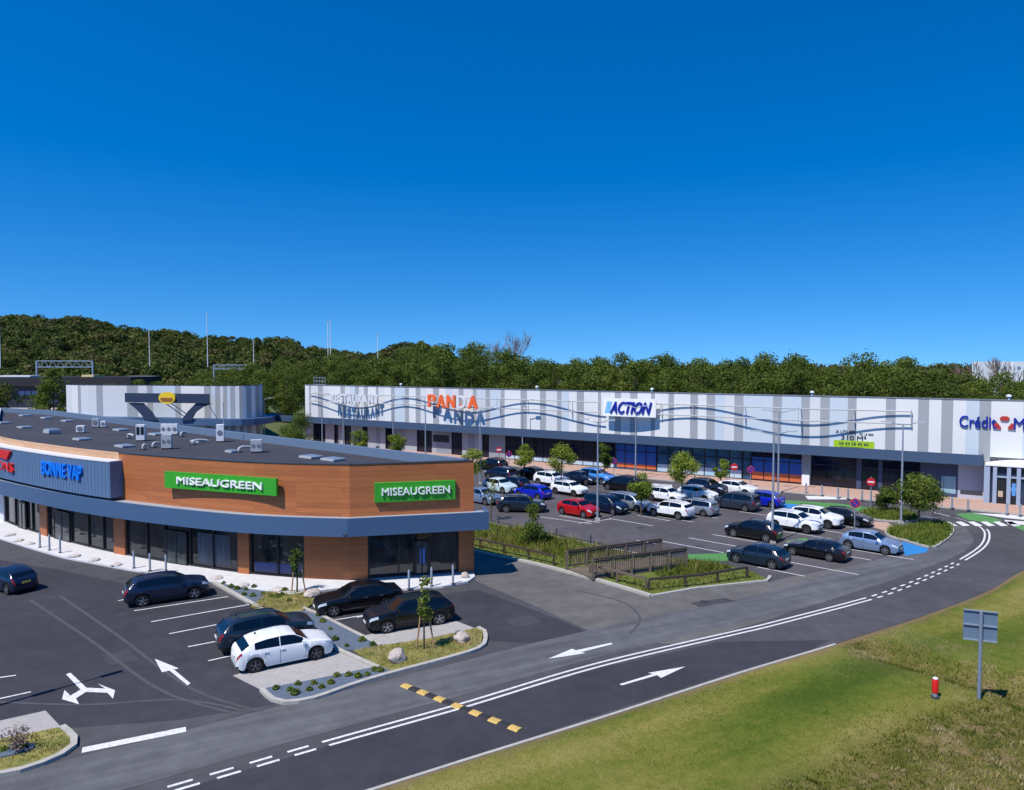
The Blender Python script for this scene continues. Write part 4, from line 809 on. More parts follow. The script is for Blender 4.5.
BQ = lambda px: RC.q_px(px, sgn*2.2); A, B = RC.at(BQ(128), sgn*2.6), RC.at(BQ(212), sgn*2.9)
board = thing('shop_sign', 'dark board with an oval yellow sign on the round fronted building', 'sign', (A.x, A.y, 7.4))
mb = MB(); mb.bar(A, B, .3, 7.55, 9.15); mb.build('board', mat('dark_slate_board', S(44, 56, 78), .5), board)
u2 = (B-A).normalized(); n2_ = Vector((u2.y, -u2.x)); n2_ = n2_ if n2_.y < 0 else -n2_
o_ = A.lerp(B, (169.5-128)/79.); o3 = Vector((o_.x, o_.y, 8.4)); U3 = Vector((*u2, 0)); N3 = Vector((*n2_, 0))
mb = MB(); flatpoly(mb, o3, U3, N3, [(1.62*math.cos(a), 1.02*math.sin(a)) for a in np.linspace(0, 2*math.pi, 33)[:-1]], .15, .5); ov = mb.build('oval_panel', M_YELLOW, board)
mb = MB(); flatpoly(mb, o3, U3, N3, [(-1.25, -.3), (-.9, -.62), (.9, -.62), (1.25, -.3), (1.2, .05), (-1.2, .05)], .5, .54); mb.build('name_band', mat('oval_brown', S(150, 96, 44), .5), ov)
mb = MB(); 
for x0, x1 in ((165, 178), (171, 184)): a_ = RC.at(BQ(x0), sgn*2.0); b_ = RC.at(BQ(x1), sgn*.3); mb.tube([(a_.x, a_.y, 7.5), (b_.x, b_.y, 4.9)], .09, 6)
for x in (131, 204): a_ = RC.at(BQ(x), sgn*2.2); b_ = RC.at(RC.q_px(x), 0); mb.beam((a_.x, a_.y, 8.6), (b_.x, b_.y, 8.6), .08, .08)
mb.build('strut', M_GALV, board)
for pl in ([(128.5, 403), (143, 403), (152, 412), (157, 420.5), (146, 420.5), (137, 410)], [(196, 403), (212, 403.5), (203, 407), (196, 412), (191, 420.5), (181, 420.5), (188, 411)]):  # dark slabs added in the outline of the shadows below the board
    mb = MB(); P2 = [AT(x, y, A.y+(B.y-A.y)*(x-128)/84-.05) for x, y in pl]; n = len(P2); mb.add(P2+[p+Vector((0, .25, 0)) for p in P2], [tuple(range(n)), tuple(range(2*n-1, n-1, -1))]+[(i, (i+1) % n, n+(i+1) % n, n+i) for i in range(n)]); mb.build('shadow_shape', mat('dark_slate_board', S(44, 56, 78), .5), board)
# ------------------------------------------------------------------ vegetation
M_BARK = mat('bark', S(88, 74, 60), .9, var=.25, vs=4); M_STAKE = mat('wood_stake', S(176, 140, 100), .8)
def leaf_mesh(name, P, Nn, size, tone, m):
    k = len(P); a = rng.normal(size=(k, 3)); nn = Nn+rng.normal(0, .55, (k, 3)); nn /= np.linalg.norm(nn, axis=1)[:, None]+1e-9
    t1 = np.cross(nn, a); t1 /= np.linalg.norm(t1, axis=1)[:, None]+1e-9; t2 = np.cross(nn, t1); s = (size*rng.uniform(.55, 1.25, k))[:, None]/2; asp = rng.uniform(.5, 1, k)[:, None]
    v = np.empty((k, 4, 3)); v[:, 0] = P-t1*s; v[:, 1] = P-t2*s*asp*.8; v[:, 2] = P+t1*s; v[:, 3] = P+t2*s*asp
    me = bpy.data.meshes.new(name); me.vertices.add(4*k); me.vertices.foreach_set('co', v.ravel().astype(np.float32)); me.loops.add(4*k); me.loops.foreach_set('vertex_index', np.arange(4*k, dtype=np.int32))
    me.polygons.add(k); me.polygons.foreach_set('loop_start', np.arange(0, 4*k, 4, dtype=np.int32)); me.polygons.foreach_set('loop_total', np.full(k, 4, dtype=np.int32)); me.update(calc_edges=True)
    tt = me.attributes.new('tone', 'FLOAT', 'POINT'); tt.data.foreach_set('value', np.repeat(tone, 4).astype(np.float32)); me.materials.append(m); return me
def lobes_cloud(lobes, n):                     # lobes: (centre, radius xyz, tone)
    C = np.array([l[0] for l in lobes]); Rr = np.array([l[1] for l in lobes]); T = np.array([l[2] for l in lobes]); wgt = Rr.prod(1)**.66; wgt /= wgt.sum()
    i = rng.choice(len(lobes), n, p=wgt); d = rng.normal(size=(n, 3)); d /= np.linalg.norm(d, axis=1)[:, None]; r = rng.uniform(.35, 1.08, n)**.5
    return C[i]+d*Rr[i]*r[:, None]+rng.normal(0, .16, (n, 3))*Rr[i], d, T[i]+rng.normal(0, .09, n)
def crown_lobes(rad, z0, z1, nl, lr, shape='round', seed=0):
    r = random.Random(seed); out = []; zc = (z0+z1)/2; hh = (z1-z0)/2
    for k in range(nl):
        t = r.uniform(-1, 1); a = r.uniform(0, 6.283); env = math.sqrt(max(0, 1-t*t)) if shape == 'round' else (1-t)*.55+.12
        q_ = rad*env*r.uniform(.35, .85); L_ = lr*r.uniform(.65, 1.25); out.append(((q_*math.cos(a), q_*math.sin(a), zc+t*(hh-L_*.6)), (L_, L_, L_*.8), .42+r.uniform(-.22, .22)))
    return out
def mk_tree(name, label, H, rad, z0, nl, lr, n, size, lm, group, shape='round', seed=0, trunk_r=.22, fork=True):
    t = thing(name, label, 'tree', (0, 0, 0), group); lobes = crown_lobes(rad, z0, H, nl, lr, shape, seed); P, Nn, T = lobes_cloud(lobes, n)
    o = bpy.data.objects.new('crown', leaf_mesh('crown', P, Nn, size, T, lm)); col.objects.link(o); o.parent = t; o['_o'] = (0, 0, 0)
    mb = MB(); r = random.Random(seed+5); lean = r.uniform(-.03, .03)*H; mb.tube([(0, 0, -.3), (lean*.2, 0, z0*.6), (lean*.6, 0, (z0+H)*.45), (lean, 0, H*.82)], [trunk_r, trunk_r*.8, trunk_r*.5, trunk_r*.12], 7)
    for k in range(6 if fork else 3):
        l = lobes[k % len(lobes)][0]; b = z0*.8+(H-z0)*.12*k*.6; mb.tube([(0, 0, b), (l[0]*.5, l[1]*.5, (b+l[2])/2+.1*H*.3), (l[0]*.95, l[1]*.95, max(l[2], b+.3))], [trunk_r*.45, trunk_r*.3, trunk_r*.08], 5)
    mb.build('trunk', M_BARK, t, smooth=True); return t
SKY = [(-200, 330), (0, 318), (20, 317), (60, 321), (80, 319), (100, 325), (135, 330), (175, 333), (230, 340), (265, 341), (280, 339), (300, 346), (340, 352), (370, 356), (385, 351), (420, 337), (440, 338), (470, 341), (505, 345), (540, 354), (580, 354), (640, 353), (675, 350), (700, 357), (760, 354), (790, 350), (830, 354), (858, 346), (880, 350), (905, 350), (920, 354), (940, 364), (960, 368), (985, 371), (1100, 371)]
ysky = lambda px: float(np.interp(px, [a for a, b in SKY], [b for a, b in SKY]))
# forest trees behind the shops, one object each
forest_lbl = 'spring green woodland tree standing in the belt behind the striped retail buildings'
protos = [mk_tree('woodland_tree', forest_lbl, 16+(k % 3), 4.3+.5*(k % 3), 1.2, 30, 1.7, 4200, .5, LF_TREE, 'woodland trees behind the shops', seed=20+k, trunk_r=.28) for k in range(7)]
used = [False]*7; rt = random.Random(11); cnt = 0
def facD(px):                                  # distance of the long building's rear line in a pixel column
    s_ = wall_uv(FA-FN*38, FB-FN*38, max(px, 290), 400)[0]; p = FP(s_, -38); return p.y
def put_forest(px, D, H):
    global cnt
    k = rt.randrange(7); X = (px-CX)/F*D
    o = protos[k] if not used[k] else copy_tree(protos[k]); used[k] = True; base = 16+(k % 3); s_ = H/base
    wv = s_**.5*rt.uniform(.85, 1.15); place(o, (X, D, 0), rt.uniform(0, 6.28), (wv, wv, s_)); cnt += 1
for row, (dd_, frac) in enumerate([(7, .80), (15, .90), (24, .97), (34, 1.0)]):
    px = 205
    while px < 1090:
        D = (facD(px) if px > 300 else 178-(px-205)*.08)+dd_+rt.uniform(-2.5, 2.5); ys = ysky(px) if px > 330 else max(ysky(px)+8, 352+(330-px)*.17)
        if px < 300: ys = 352+(300-px)*.19
        H = (HC+(365-ys)*D/F)*frac*rt.uniform(.90, 1.03); put_forest(px, D, H); px += 7.0*F/D*rt.uniform(.75, 1.2)
print('forest trees', cnt)
# lower shrubs and trees between the round building and the far shop
for px, D, H, in [(100, 215, 8.5), (112, 225, 9), (126, 220, 8), (140, 230, 9.5), (158, 225, 9), (172, 215, 9.5), (186, 210, 10.5), (198, 205, 12)]: put_forest(px, D, H)
t = mk_tree('dark_tree', 'dark round tree at the left edge above the roof', 9, 5.2, .8, 24, 1.8, 2600, .6, LF_HILL, None, seed=70, trunk_r=.25); place(t, ((0-CX)/F*205, 205, 0))
t = mk_tree('conical_tree', 'tall dark green conical tree left of the round fronted building', 13, 6.0, .4, 40, 1.7, 4200, .6, LF_TREE, None, 'cone', seed=71, trunk_r=.25); place(t, ((53-CX)/F*190, 190, 0))
t = copy_tree(protos[2]); t['label'] = 'lower green tree touching the left wall of the round fronted building'; t['category'] = 'tree'; place(t, ((60-CX)/F*165, 172, 0), 1, (.5, .5, .5))
# bare trees
def bare_tree(label, px, D, H, spread, seed):
    X = (px-CX)/F*D; t = thing('bare_tree', label, 'tree', (X, D, 0)); r = random.Random(seed); mb = MB(); tw = MB()
    def grow(p, d, L_, rad, lev):
        n = 3; pts = [Vector(p)]
        for k in range(n): d = (d+Vector((r.uniform(-.18, .18), r.uniform(-.18, .18), .05))).normalized(); pts.append(pts[-1]+d*L_/n)
        (mb if lev < 2 else tw).tube(pts, [max(rad, .055)*(1-.18*k) for k in range(n+1)], 5 if lev < 2 else 3, 0, False)
        if lev < 5:
            for k in range(3 if lev < 4 else 2):
                a = Vector((r.uniform(-1, 1), r.uniform(-1, 1), r.uniform(-.1, .6)))*spread; grow(pts[-1 if k else 2], (d+a).normalized(), L_*.72, rad*.52, lev+1)
    grow((X, D, 0), Vector((0, 0, 1)), H*.33, .42, 0); mb.build('trunk', M_BARK, t, smooth=True); tw.build('twigs', mat('twig', S(112, 92, 84), .9), t)
bare_tree('leafless grey tree rising above the woodland left of centre', 506, 205, 25, .62, 2)
bare_tree('leafless tree sticking out of the reddish crown beside the taller bare tree', 487, 208, 22, .6, 5)
bare_tree('sparse bare tree in front of the white roof at the right skyline', 986, 150, 15.5, .7, 8)
bare_tree('thin bare tree at the right picture edge on the skyline', 1014, 152, 16.5, .65, 9)
# wooded hill on the left: terrain and a far wood that reads as one mass
def hill_z(px, D): 
    rz = max(0, HC+(365-min(ysky(px), 364))*470/F-11); k = min(max((D-255)/205, 0), 1); k = k*k*(3-2*k); return rz*k*(1 if px < 400 else max(0, 1-(px-400)/90))
pxs = np.linspace(-220, 560, 90); Ds = np.concatenate([np.linspace(250, 480, 26), np.linspace(520, 900, 5)]); mb = MB()
mb.v = [((px-CX)/F*D, D, hill_z(px, D)+(-.2 if D < 252 else .1)) for D in Ds for px in pxs]; n = len(pxs); mb.f = [(j*n+i, j*n+i+1, (j+1)*n+i+1, (j+1)*n+i) for j in range(len(Ds)-1) for i in range(n-1)]; mb.m = [0]*len(mb.f)
struct(mb.build('hill', M_HILL, smooth=True))
k = 2600; hp = rng.uniform(-210, 470, k); hd = 262+rng.uniform(0, 1, k)**.85*205; hz = np.array([hill_z(a, b) for a, b in zip(hp, hd)])
cr = rng.uniform(3.4, 7.6, k)*rng.uniform(.8, 1.1, k); chh = rng.uniform(7.5, 15, k); ct = rng.uniform(.12, .98, k)**1.0; nq = 190; nl = 8
cx = (hp-CX)/F*hd; base = np.column_stack([cx, hd, hz+chh-cr]); 
lob = rng.normal(size=(k, nl, 3)); lob /= np.linalg.norm(lob, axis=2)[:, :, None]; lob[:, :, 2] = np.abs(lob[:, :, 2])*.8-.3
li = rng.integers(0, nl, (k, nq)); d = rng.normal(size=(k, nq, 3)); d /= np.linalg.norm(d, axis=2)[:, :, None]; d[:, :, 2] = np.abs(d[:, :, 2])*1.1-.35
LC = np.take_along_axis(lob, li[:, :, None].repeat(3, 2), 1)
P = base[:, None, :]+LC*cr[:, None, None]*.58+d*cr[:, None, None]*.46; tone = np.repeat(ct, nq)+rng.normal(0, .05, k*nq)
me = leaf_mesh('hill_wood', P.reshape(-1, 3), d.reshape(-1, 3), 1.3, tone, LF_HILL); o = bpy.data.objects.new('hill_wood', me); col.objects.link(o); struct(o, 'stuff')

k = 1500; cxp = rng.uniform(385, 1180, k); hd = rng.uniform(420, 500, k); cx = (cxp-CX)/F*hd; hgt = rng.uniform(11, 15.5, k); cr = rng.uniform(3, 5.5, k); base = np.column_stack([cx, hd, hgt-cr]); nq = 70
li = rng.integers(0, nl, (k, nq)); d = rng.normal(size=(k, nq, 3)); d /= np.linalg.norm(d, axis=2)[:, :, None]; lob = rng.normal(size=(k, nl, 3)); lob /= np.linalg.norm(lob, axis=2)[:, :, None]
P = base[:, None, :]+np.take_along_axis(lob, li[:, :, None].repeat(3, 2), 1)*cr[:, None, None]*np.array([.62, .62, .5])+d*cr[:, None, None]*np.array([.45, .45, .6])
me = leaf_mesh('distant_wood', P.reshape(-1, 3), d.reshape(-1, 3), 1.6, np.repeat(rng.uniform(.12, .9, k), nq)+rng.normal(0, .07, k*nq), LF_HILL); o = bpy.data.objects.new('distant_wood', me); col.objects.link(o); struct(o, 'stuff')
# young street trees of the car park
def lot_tree(px, py, H, rad, label, z0=None, dens=2.6, lm=LF_YOUNG, group='young trees in the car park', name='street_tree', shape='round', seed=0, stake=False):
    rad *= .86; H *= .96; p = G(px, py); t = mk_tree(name, label, H, rad, z0 if z0 else H*.38, max(10, int(12*rad)), max(rad*.5, .26), int(1700*dens*rad/1.5), .18, lm, group, shape, seed or int(px), .06+.02*rad, False); place(t, p)
    if stake: s_ = MB(); s_.tube([(.5, .1, 0), (.22, .05, 1.9)], .045, 6); s_.tube([(-.4, .2, 0), (-.16, .05, 1.8)], .045, 6); s_.build('stake', M_STAKE, t, loc=(0, 0, 0))
    return t
lot_tree(524, 480, 4.6, 1.5, 'rounded young tree behind the pale green hatchback')
lot_tree(561, 489, 5.3, 1.6, 'taller young tree between the white and black cars')
lot_tree(604, 484, 5.0, 1.1, 'narrow young tree behind the bright blue car', lm=LF_BUSH)
lot_tree(641, 516, 4.3, 1.25, 'young tree beside the silver people carrier')
lot_tree(682, 503, 5.4, 1.75, 'widest young tree between the two rows of white cars')
lot_tree(721, 492, 4.0, .9, 'small yellow green tree left of the round road sign')
lot_tree(472, 492, 5.0, 1.5, 'young tree showing just above the timber end wall')
lot_tree(360, 462, 5.0, 1.4, 'young tree in front of the far shopfronts, left one'); lot_tree(397, 466, 5.0, 1.5, 'yellow green young tree in front of the far shopfronts, right one')
lot_tree(302, 452, 6.5, 2.6, 'broad bushy tree at the left end of the canopy', z0=.8, lm=LF_BUSH); lot_tree(290, 449, 4.5, 2.2, 'low bushy tree under the left end of the canopy', z0=.4, lm=LF_BUSH)
lot_tree(918.5, 524.5, 4.6, 1.95, 'large round green tree on the planted island by the zebra crossing', z0=1.3, dens=4.2, lm=LF_BUSH, group='island trees')
lot_tree(885, 513, 2.5, 1.05, 'smaller dark green tree left of the large round one', z0=.5, dens=3.4, lm=LF_BUSH, group='island trees')
lot_tree(491, 521, 3.9, .75, 'thin sparse sapling beside the silver blue car', dens=.35, lm=LF_BUSH, group='saplings')
lot_tree(297, 594, 3.3, .3, 'leaning sapling in front of the blue filmed window', z0=.9, dens=1.2, lm=LF_BUSH, group='saplings', stake=True)
lot_tree(424, 651, 4.2, .3, 'slim staked sapling beside the black crossover', z0=.8, dens=1.5, lm=LF_BUSH, group='saplings', stake=True)
t = mk_tree('conical_shrub', 'tall grey green conical shrub in the grass strip', 3.3, 1.15, .1, 26, .42, 2600, .15, LF_BUSH, None, 'cone', 31, .06); place(t, G(532, 546))
# grass and ground cover
def in_poly(P, poly):
    x, y = P[:, 0], P[:, 1]; c = np.zeros(len(P), bool); n = len(poly); j = n-1
    for i in range(n):
        xi, yi, xj, yj = poly[i][0], poly[i][1], poly[j][0], poly[j][1]; m = ((yi > y) != (yj > y)) & (x < (xj-xi)*(y-yi)/(yj-yi+1e-12)+xi); c ^= m; j = i
    return c
def cover(name, poly, z, dens, h0, h1, wd, t0, m, per=3, fh=None, ts=.5):
    A = np.array([(p[0], p[1]) for p in poly]); lo, hi = A.min(0), A.max(0); n = int((hi-lo).prod()*dens); P = rng.uniform(lo, hi, (n, 2)); P = P[in_poly(P, [tuple(a) for a in A])]
    nn = fbm(P, .7, 5); h = rng.uniform(h0, h1, len(P))*np.clip(1+nn*1.0, .3, 1.45); 
    if fh is not None: h = h*fh(P)
    return struct(tri_cloud(name, np.column_stack([P, np.full(len(P), z)]), h, wd, t0+nn*ts+rng.normal(0, .06, len(P)), m, .4, per=per), 'stuff')
LANE = Curve([G(*p) for p in [(440, 540), (475.5, 551.5), (554, 569), (651, 596.5)]])
def fh(P): dd_, s_ = curve_d(LANE, P); return np.clip((dd_-.4)/2.2, .3, 1)
cover('swale_grass', [G(*p) for p in [(440, 532), (475, 549.5), (554, 567.3), (575, 570), (600, 562), (625, 556), (607, 550.5), (545, 537), (476, 522.5), (440, 516)]], .1, 26, .25, .6, .06, .45, LF_GRASS, 3, fh)
cover('swale_hedge', [G(*p) for p in [(440, 526), (476, 540), (520, 549), (560, 557), (598, 558), (612, 553), (545, 538.5), (476, 524), (440, 518)]], .1, 16, .3, .6, .12, .55, LF_BUSH, 4)
cover('swale_grass', [G(*p) for p in [(588, 571), (651, 594.5), (696, 587), (764, 580), (748, 572.5), (705, 562.5), (690, 562), (650, 585), (600, 572)]], .1, 26, .1, .3, .05, .45, LF_GRASS, 3)
cover('swale_grass', [G(*p) for p in [(655, 575), (668, 565), (700, 563), (735, 571), (700, 577), (660, 583)]], .1, 30, .3, .6, .06, .45, LF_GRASS, 3)
cover('island_ground_cover', [(p.x, p.y) for p in isl1], .12, 40, .15, .42, .09, .45, LF_BUSH, 3); cover('island_ground_cover', [(p.x, p.y) for p in isl2], .12, 40, .15, .42, .09, .5, LF_BUSH, 3)
cover('lawn_grass', [G(*p) for p in [(381, 648), (430, 641), (477, 630), (482, 634), (479, 646), (455, 655.5), (393, 672.5), (377, 666), (356, 652)]], .11, 90, .05, .13, .03, .75, LF_GRASS, 3)
cover('lawn_grass', [G(*p) for p in [(270, 591), (300, 593), (316, 593), (312, 604), (303, 611), (268, 615), (253, 607)]], .11, 70, .06, .2, .03, .7, LF_GRASS, 3)
cover('lawn_grass', [G(*p) for p in [(-20, 770), (0, 743), (60, 731), (70, 739), (71, 744), (64, 750), (47, 760), (0, 772)]], .10, 90, .04, .1, .03, .6, LF_GRASS, 3)
# small plants in the slate beds
sp = thing('bed_shrub', 'small dark green tuft planted in the blue slate gravel', 'shrub', (0, 0, 0), 'small tufts in the slate beds')
n = 260; a = rng.uniform(0, 6.283, n); r_ = rng.uniform(0, .28, n); P = np.column_stack([r_*np.cos(a), r_*np.sin(a), rng.uniform(.0, .34, n)*(1-r_*2)]); o = bpy.data.objects.new('foliage', leaf_mesh('foliage', P, P*2+np.array([0, 0, .3]), .12, rng.uniform(.2, .8, n), LF_BUSH)); col.objects.link(o); o.parent = sp
zA = lambda L, ox, oy, s_: [(ox+x/s_, oy+y/s_) for x, y in L]
plants = zA([(300, 390), (355, 395), (387, 372), (376, 410), (432, 395), (450, 370), (480, 385), (517, 368), (540, 340), (587, 337), (625, 343), (660, 335), (690, 317), (712, 320), (485, 125), (515, 155), (533, 197), (580, 222), (640, 200), (683, 218), (470, 100)], 200, 590, 3.949)+zA([(265, 500), (325, 528), (370, 543), (440, 548), (505, 530), (425, 590), (495, 600), (575, 585), (640, 605), (690, 607), (745, 556), (725, 592), (780, 640)], 190, 520, 7.877)+[(4, 751), (14, 748.5), (22, 748)]
for i, (px, py) in enumerate(plants):
    o = sp if i == 0 else copy_tree(sp); place(o, G(px, py, .1), rt.uniform(0, 6), rt.uniform(.42, .8))
p = G(17, 750, .14); t = mk_tree('flowering_shrub', 'small purple brown shrub on the grass island at the lower left', .95, .55, .1, 12, .22, 420, .09, leafmat('purple_leaves', [(0, S(96, 78, 72)), (.5, S(144, 122, 116)), (1, S(176, 156, 146))]), None, 'round', 77, .03, False); place(t, p)
# boulders
def boulder(label, px, py, sx, sy, sz, m, seed, z=.11):
    import bmesh
    bm = bmesh.new(); bmesh.ops.create_icosphere(bm, subdivisions=3, radius=1)
    for v in bm.verts: n = mnoise.fractal(v.co*1.1+Vector((seed*3.1, seed, 0)), 1, 2, 4); v.co = v.co*(1+.28*n); v.co = Vector((v.co.x*sx, v.co.y*sy, max(v.co.z, -.35)*sz))
    me = bpy.data.meshes.new('boulder'); bm.to_mesh(me); bm.free(); me.materials.append(m); o = bpy.data.objects.new('boulder', me); col.objects.link(o); o.location = G(px, py, z)+Vector((0, 0, sz*.33)); o.rotation_euler = (0, 0, seed); tag(o, label, 'boulder', 'landscaping boulders'); return o
M_ROCK = mat('boulder_stone', S(160, 150, 142), .9, c2=S(188, 176, 164), vs=3, bump=.5, bs=6); M_ROCK2 = mat('pale_boulder', S(170, 162, 158), .9, c2=S(196, 190, 186), vs=3, bump=.4, bs=6)
boulder('large grey boulder on the dry lawn in front of the slim sapling', 397, 660, .5, .38, .38, M_ROCK, 1); boulder('grey boulder on the dry lawn right of the slim sapling', 461, 640, .5, .38, .32, M_ROCK, 2); boulder('small dark stone at the right tip of the white pavement', 465, 577.5, .28, .22, .28, M_ROCK, 3)
boulder('brown boulder behind the front of the black saloon', 313, 596, .55, .4, .34, M_ROCK, 4)
for i, (px, py, lb) in enumerate([(9, 535.5, 'leftmost pale boulder on the white pavement'), (18, 541, 'second pale boulder from the left on the pavement'), (29.5, 544, 'pale boulder below the left pair of bollards'), (74.5, 556.5, 'pale boulder between the two bollard groups, left one'), (94.5, 560.5, 'pale boulder between the two bollard groups, middle one'), (116, 565, 'pale boulder just left of the middle bollards'), (216, 578.5, 'pale boulder beside the nose of the navy crossover'), (243, 586, 'pale boulder at the corner of the slate bed'), (277, 590, 'pale boulder beneath the blue filmed window')]):
    boulder(lb, px, py, .42, .34, .12, M_ROCK2, 10+i, .12)
# ------------------------------------------------------------------ cars
def paint(name, c, metal=.0, rough=.25): return mat('car_paint_'+name, c, rough, metal=metal, coat=.5, spec=.4)
M_CARGLASS = mat('car_glass', S(10, 12, 16), .04, spec=.7); M_TYRE = mat('tyre_rubber', S(22, 22, 24), .9); M_RIM = mat('alloy_rim', S(170, 172, 176), .3, metal=.7); M_DRIM = mat('dark_alloy', S(104, 104, 110), .35, metal=.6)
M_BLACKP = mat('black_plastic', S(20, 20, 22), .65); M_HEADL = mat('headlight_glass', S(190, 200, 210), .08, spec=.8); M_TAILL = mat('tail_light_red', S(150, 14, 18), .15, spec=.7); M_PLATE = mat('number_plate', S(220, 220, 214), .5); M_PLATEY = mat('number_plate_yellow', S(222, 190, 60), .5); M_CHROME = mat('chrome_trim', S(190, 192, 196), .2, metal=.8)
P_ = dict(
 white=paint('white', S(226, 228, 230)), black=paint('black', S(14, 14, 17)), navy=paint('navy', S(20, 30, 54)), teal=paint('dark_teal', S(24, 38, 52)), red=paint('red', S(168, 14, 20)), silver=paint('silver', S(150, 160, 172), .5, .3), silverblue=paint('silver_blue', S(136, 158, 190), .5, .3),
 grey=paint('dark_grey', S(52, 60, 74), .3), blue=paint('vivid_blue', S(14, 34, 170)), sky=paint('sky_blue', S(66, 136, 214)), palegreen=paint('pale_green', S(190, 208, 212)), darkblue=paint('dark_blue', S(20, 30, 100)))
TYPES = dict(
 hatch=dict(L=4.2, W=1.78, H=1.46, wb=2.6, fo=.86, rw=.325, top=[(0, .36), (.008, .45), (.03, .53), (.08, .585), (.15, .63), (.22, .665), (.265, .685), (.42, .955), (.48, .99), (.56, 1.0), (.70, .975), (.80, .925), (.862, .865), (.955, .675), (.982, .60), (1, .38)],
   belt=[(0, .34), (.008, .43), (.03, .51), (.08, .56), (.15, .6), (.265, .64), (.6, .665), (.9, .69), (.965, .66), (.99, .54), (1, .37)], glass=(.335, .825), piv=(.57, .578), shield=(.285, .405), rear=(.872, .948), bottom=.13),
 suv=dict(L=4.45, W=1.84, H=1.64, wb=2.66, fo=.88, rw=.355, top=[(0, .36), (.006, .48), (.025, .57), (.07, .62), (.15, .66), (.22, .685), (.26, .70), (.40, .955), (.48, .99), (.6, 1.0), (.76, .975), (.85, .93), (.895, .875), (.963, .69), (.988, .60), (1, .40)],
   belt=[(0, .34), (.006, .46), (.025, .55), (.07, .595), (.15, .63), (.26, .66), (.6, .68), (.9, .71), (.968, .68), (.99, .56), (1, .39)], glass=(.33, .86), piv=(.57, .578), shield=(.278, .385), rear=(.902, .958), bottom=.15),
 sedan=dict(L=4.85, W=1.86, H=1.46, wb=2.86, fo=.86, rw=.335, top=[(0, .36), (.008, .45), (.03, .53), (.08, .58), (.16, .62), (.24, .655), (.285, .67), (.42, .945), (.5, .99), (.58, 1.0), (.68, .975), (.74, .93), (.855, .72), (.9, .705), (.965, .69), (.99, .58), (1, .38)],
   belt=[(0, .34), (.008, .43), (.03, .51), (.08, .555), (.16, .59), (.285, .63), (.6, .65), (.85, .665), (.965, .66), (.99, .56), (1, .37)], glass=(.35, .80), piv=(.56, .573), shield=(.305, .405), rear=(.765, .845), bottom=.13),
 mpv=dict(L=4.5, W=1.84, H=1.68, wb=2.75, fo=.82, rw=.33, top=[(0, .34), (.008, .43), (.03, .50), (.08, .56), (.15, .61), (.2, .65), (.33, .90), (.4, .965), (.5, .995), (.6, 1.0), (.82, .985), (.92, .95), (.95, .89), (.98, .66), (.992, .5), (1, .36)],
   belt=[(0, .33), (.008, .41), (.03, .48), (.08, .535), (.15, .57), (.2, .585), (.6, .61), (.9, .64), (.97, .62), (.992, .48), (1, .35)], glass=(.27, .92), piv=(.5, .515), shield=(.215, .32), rear=(.955, .976), bottom=.13))
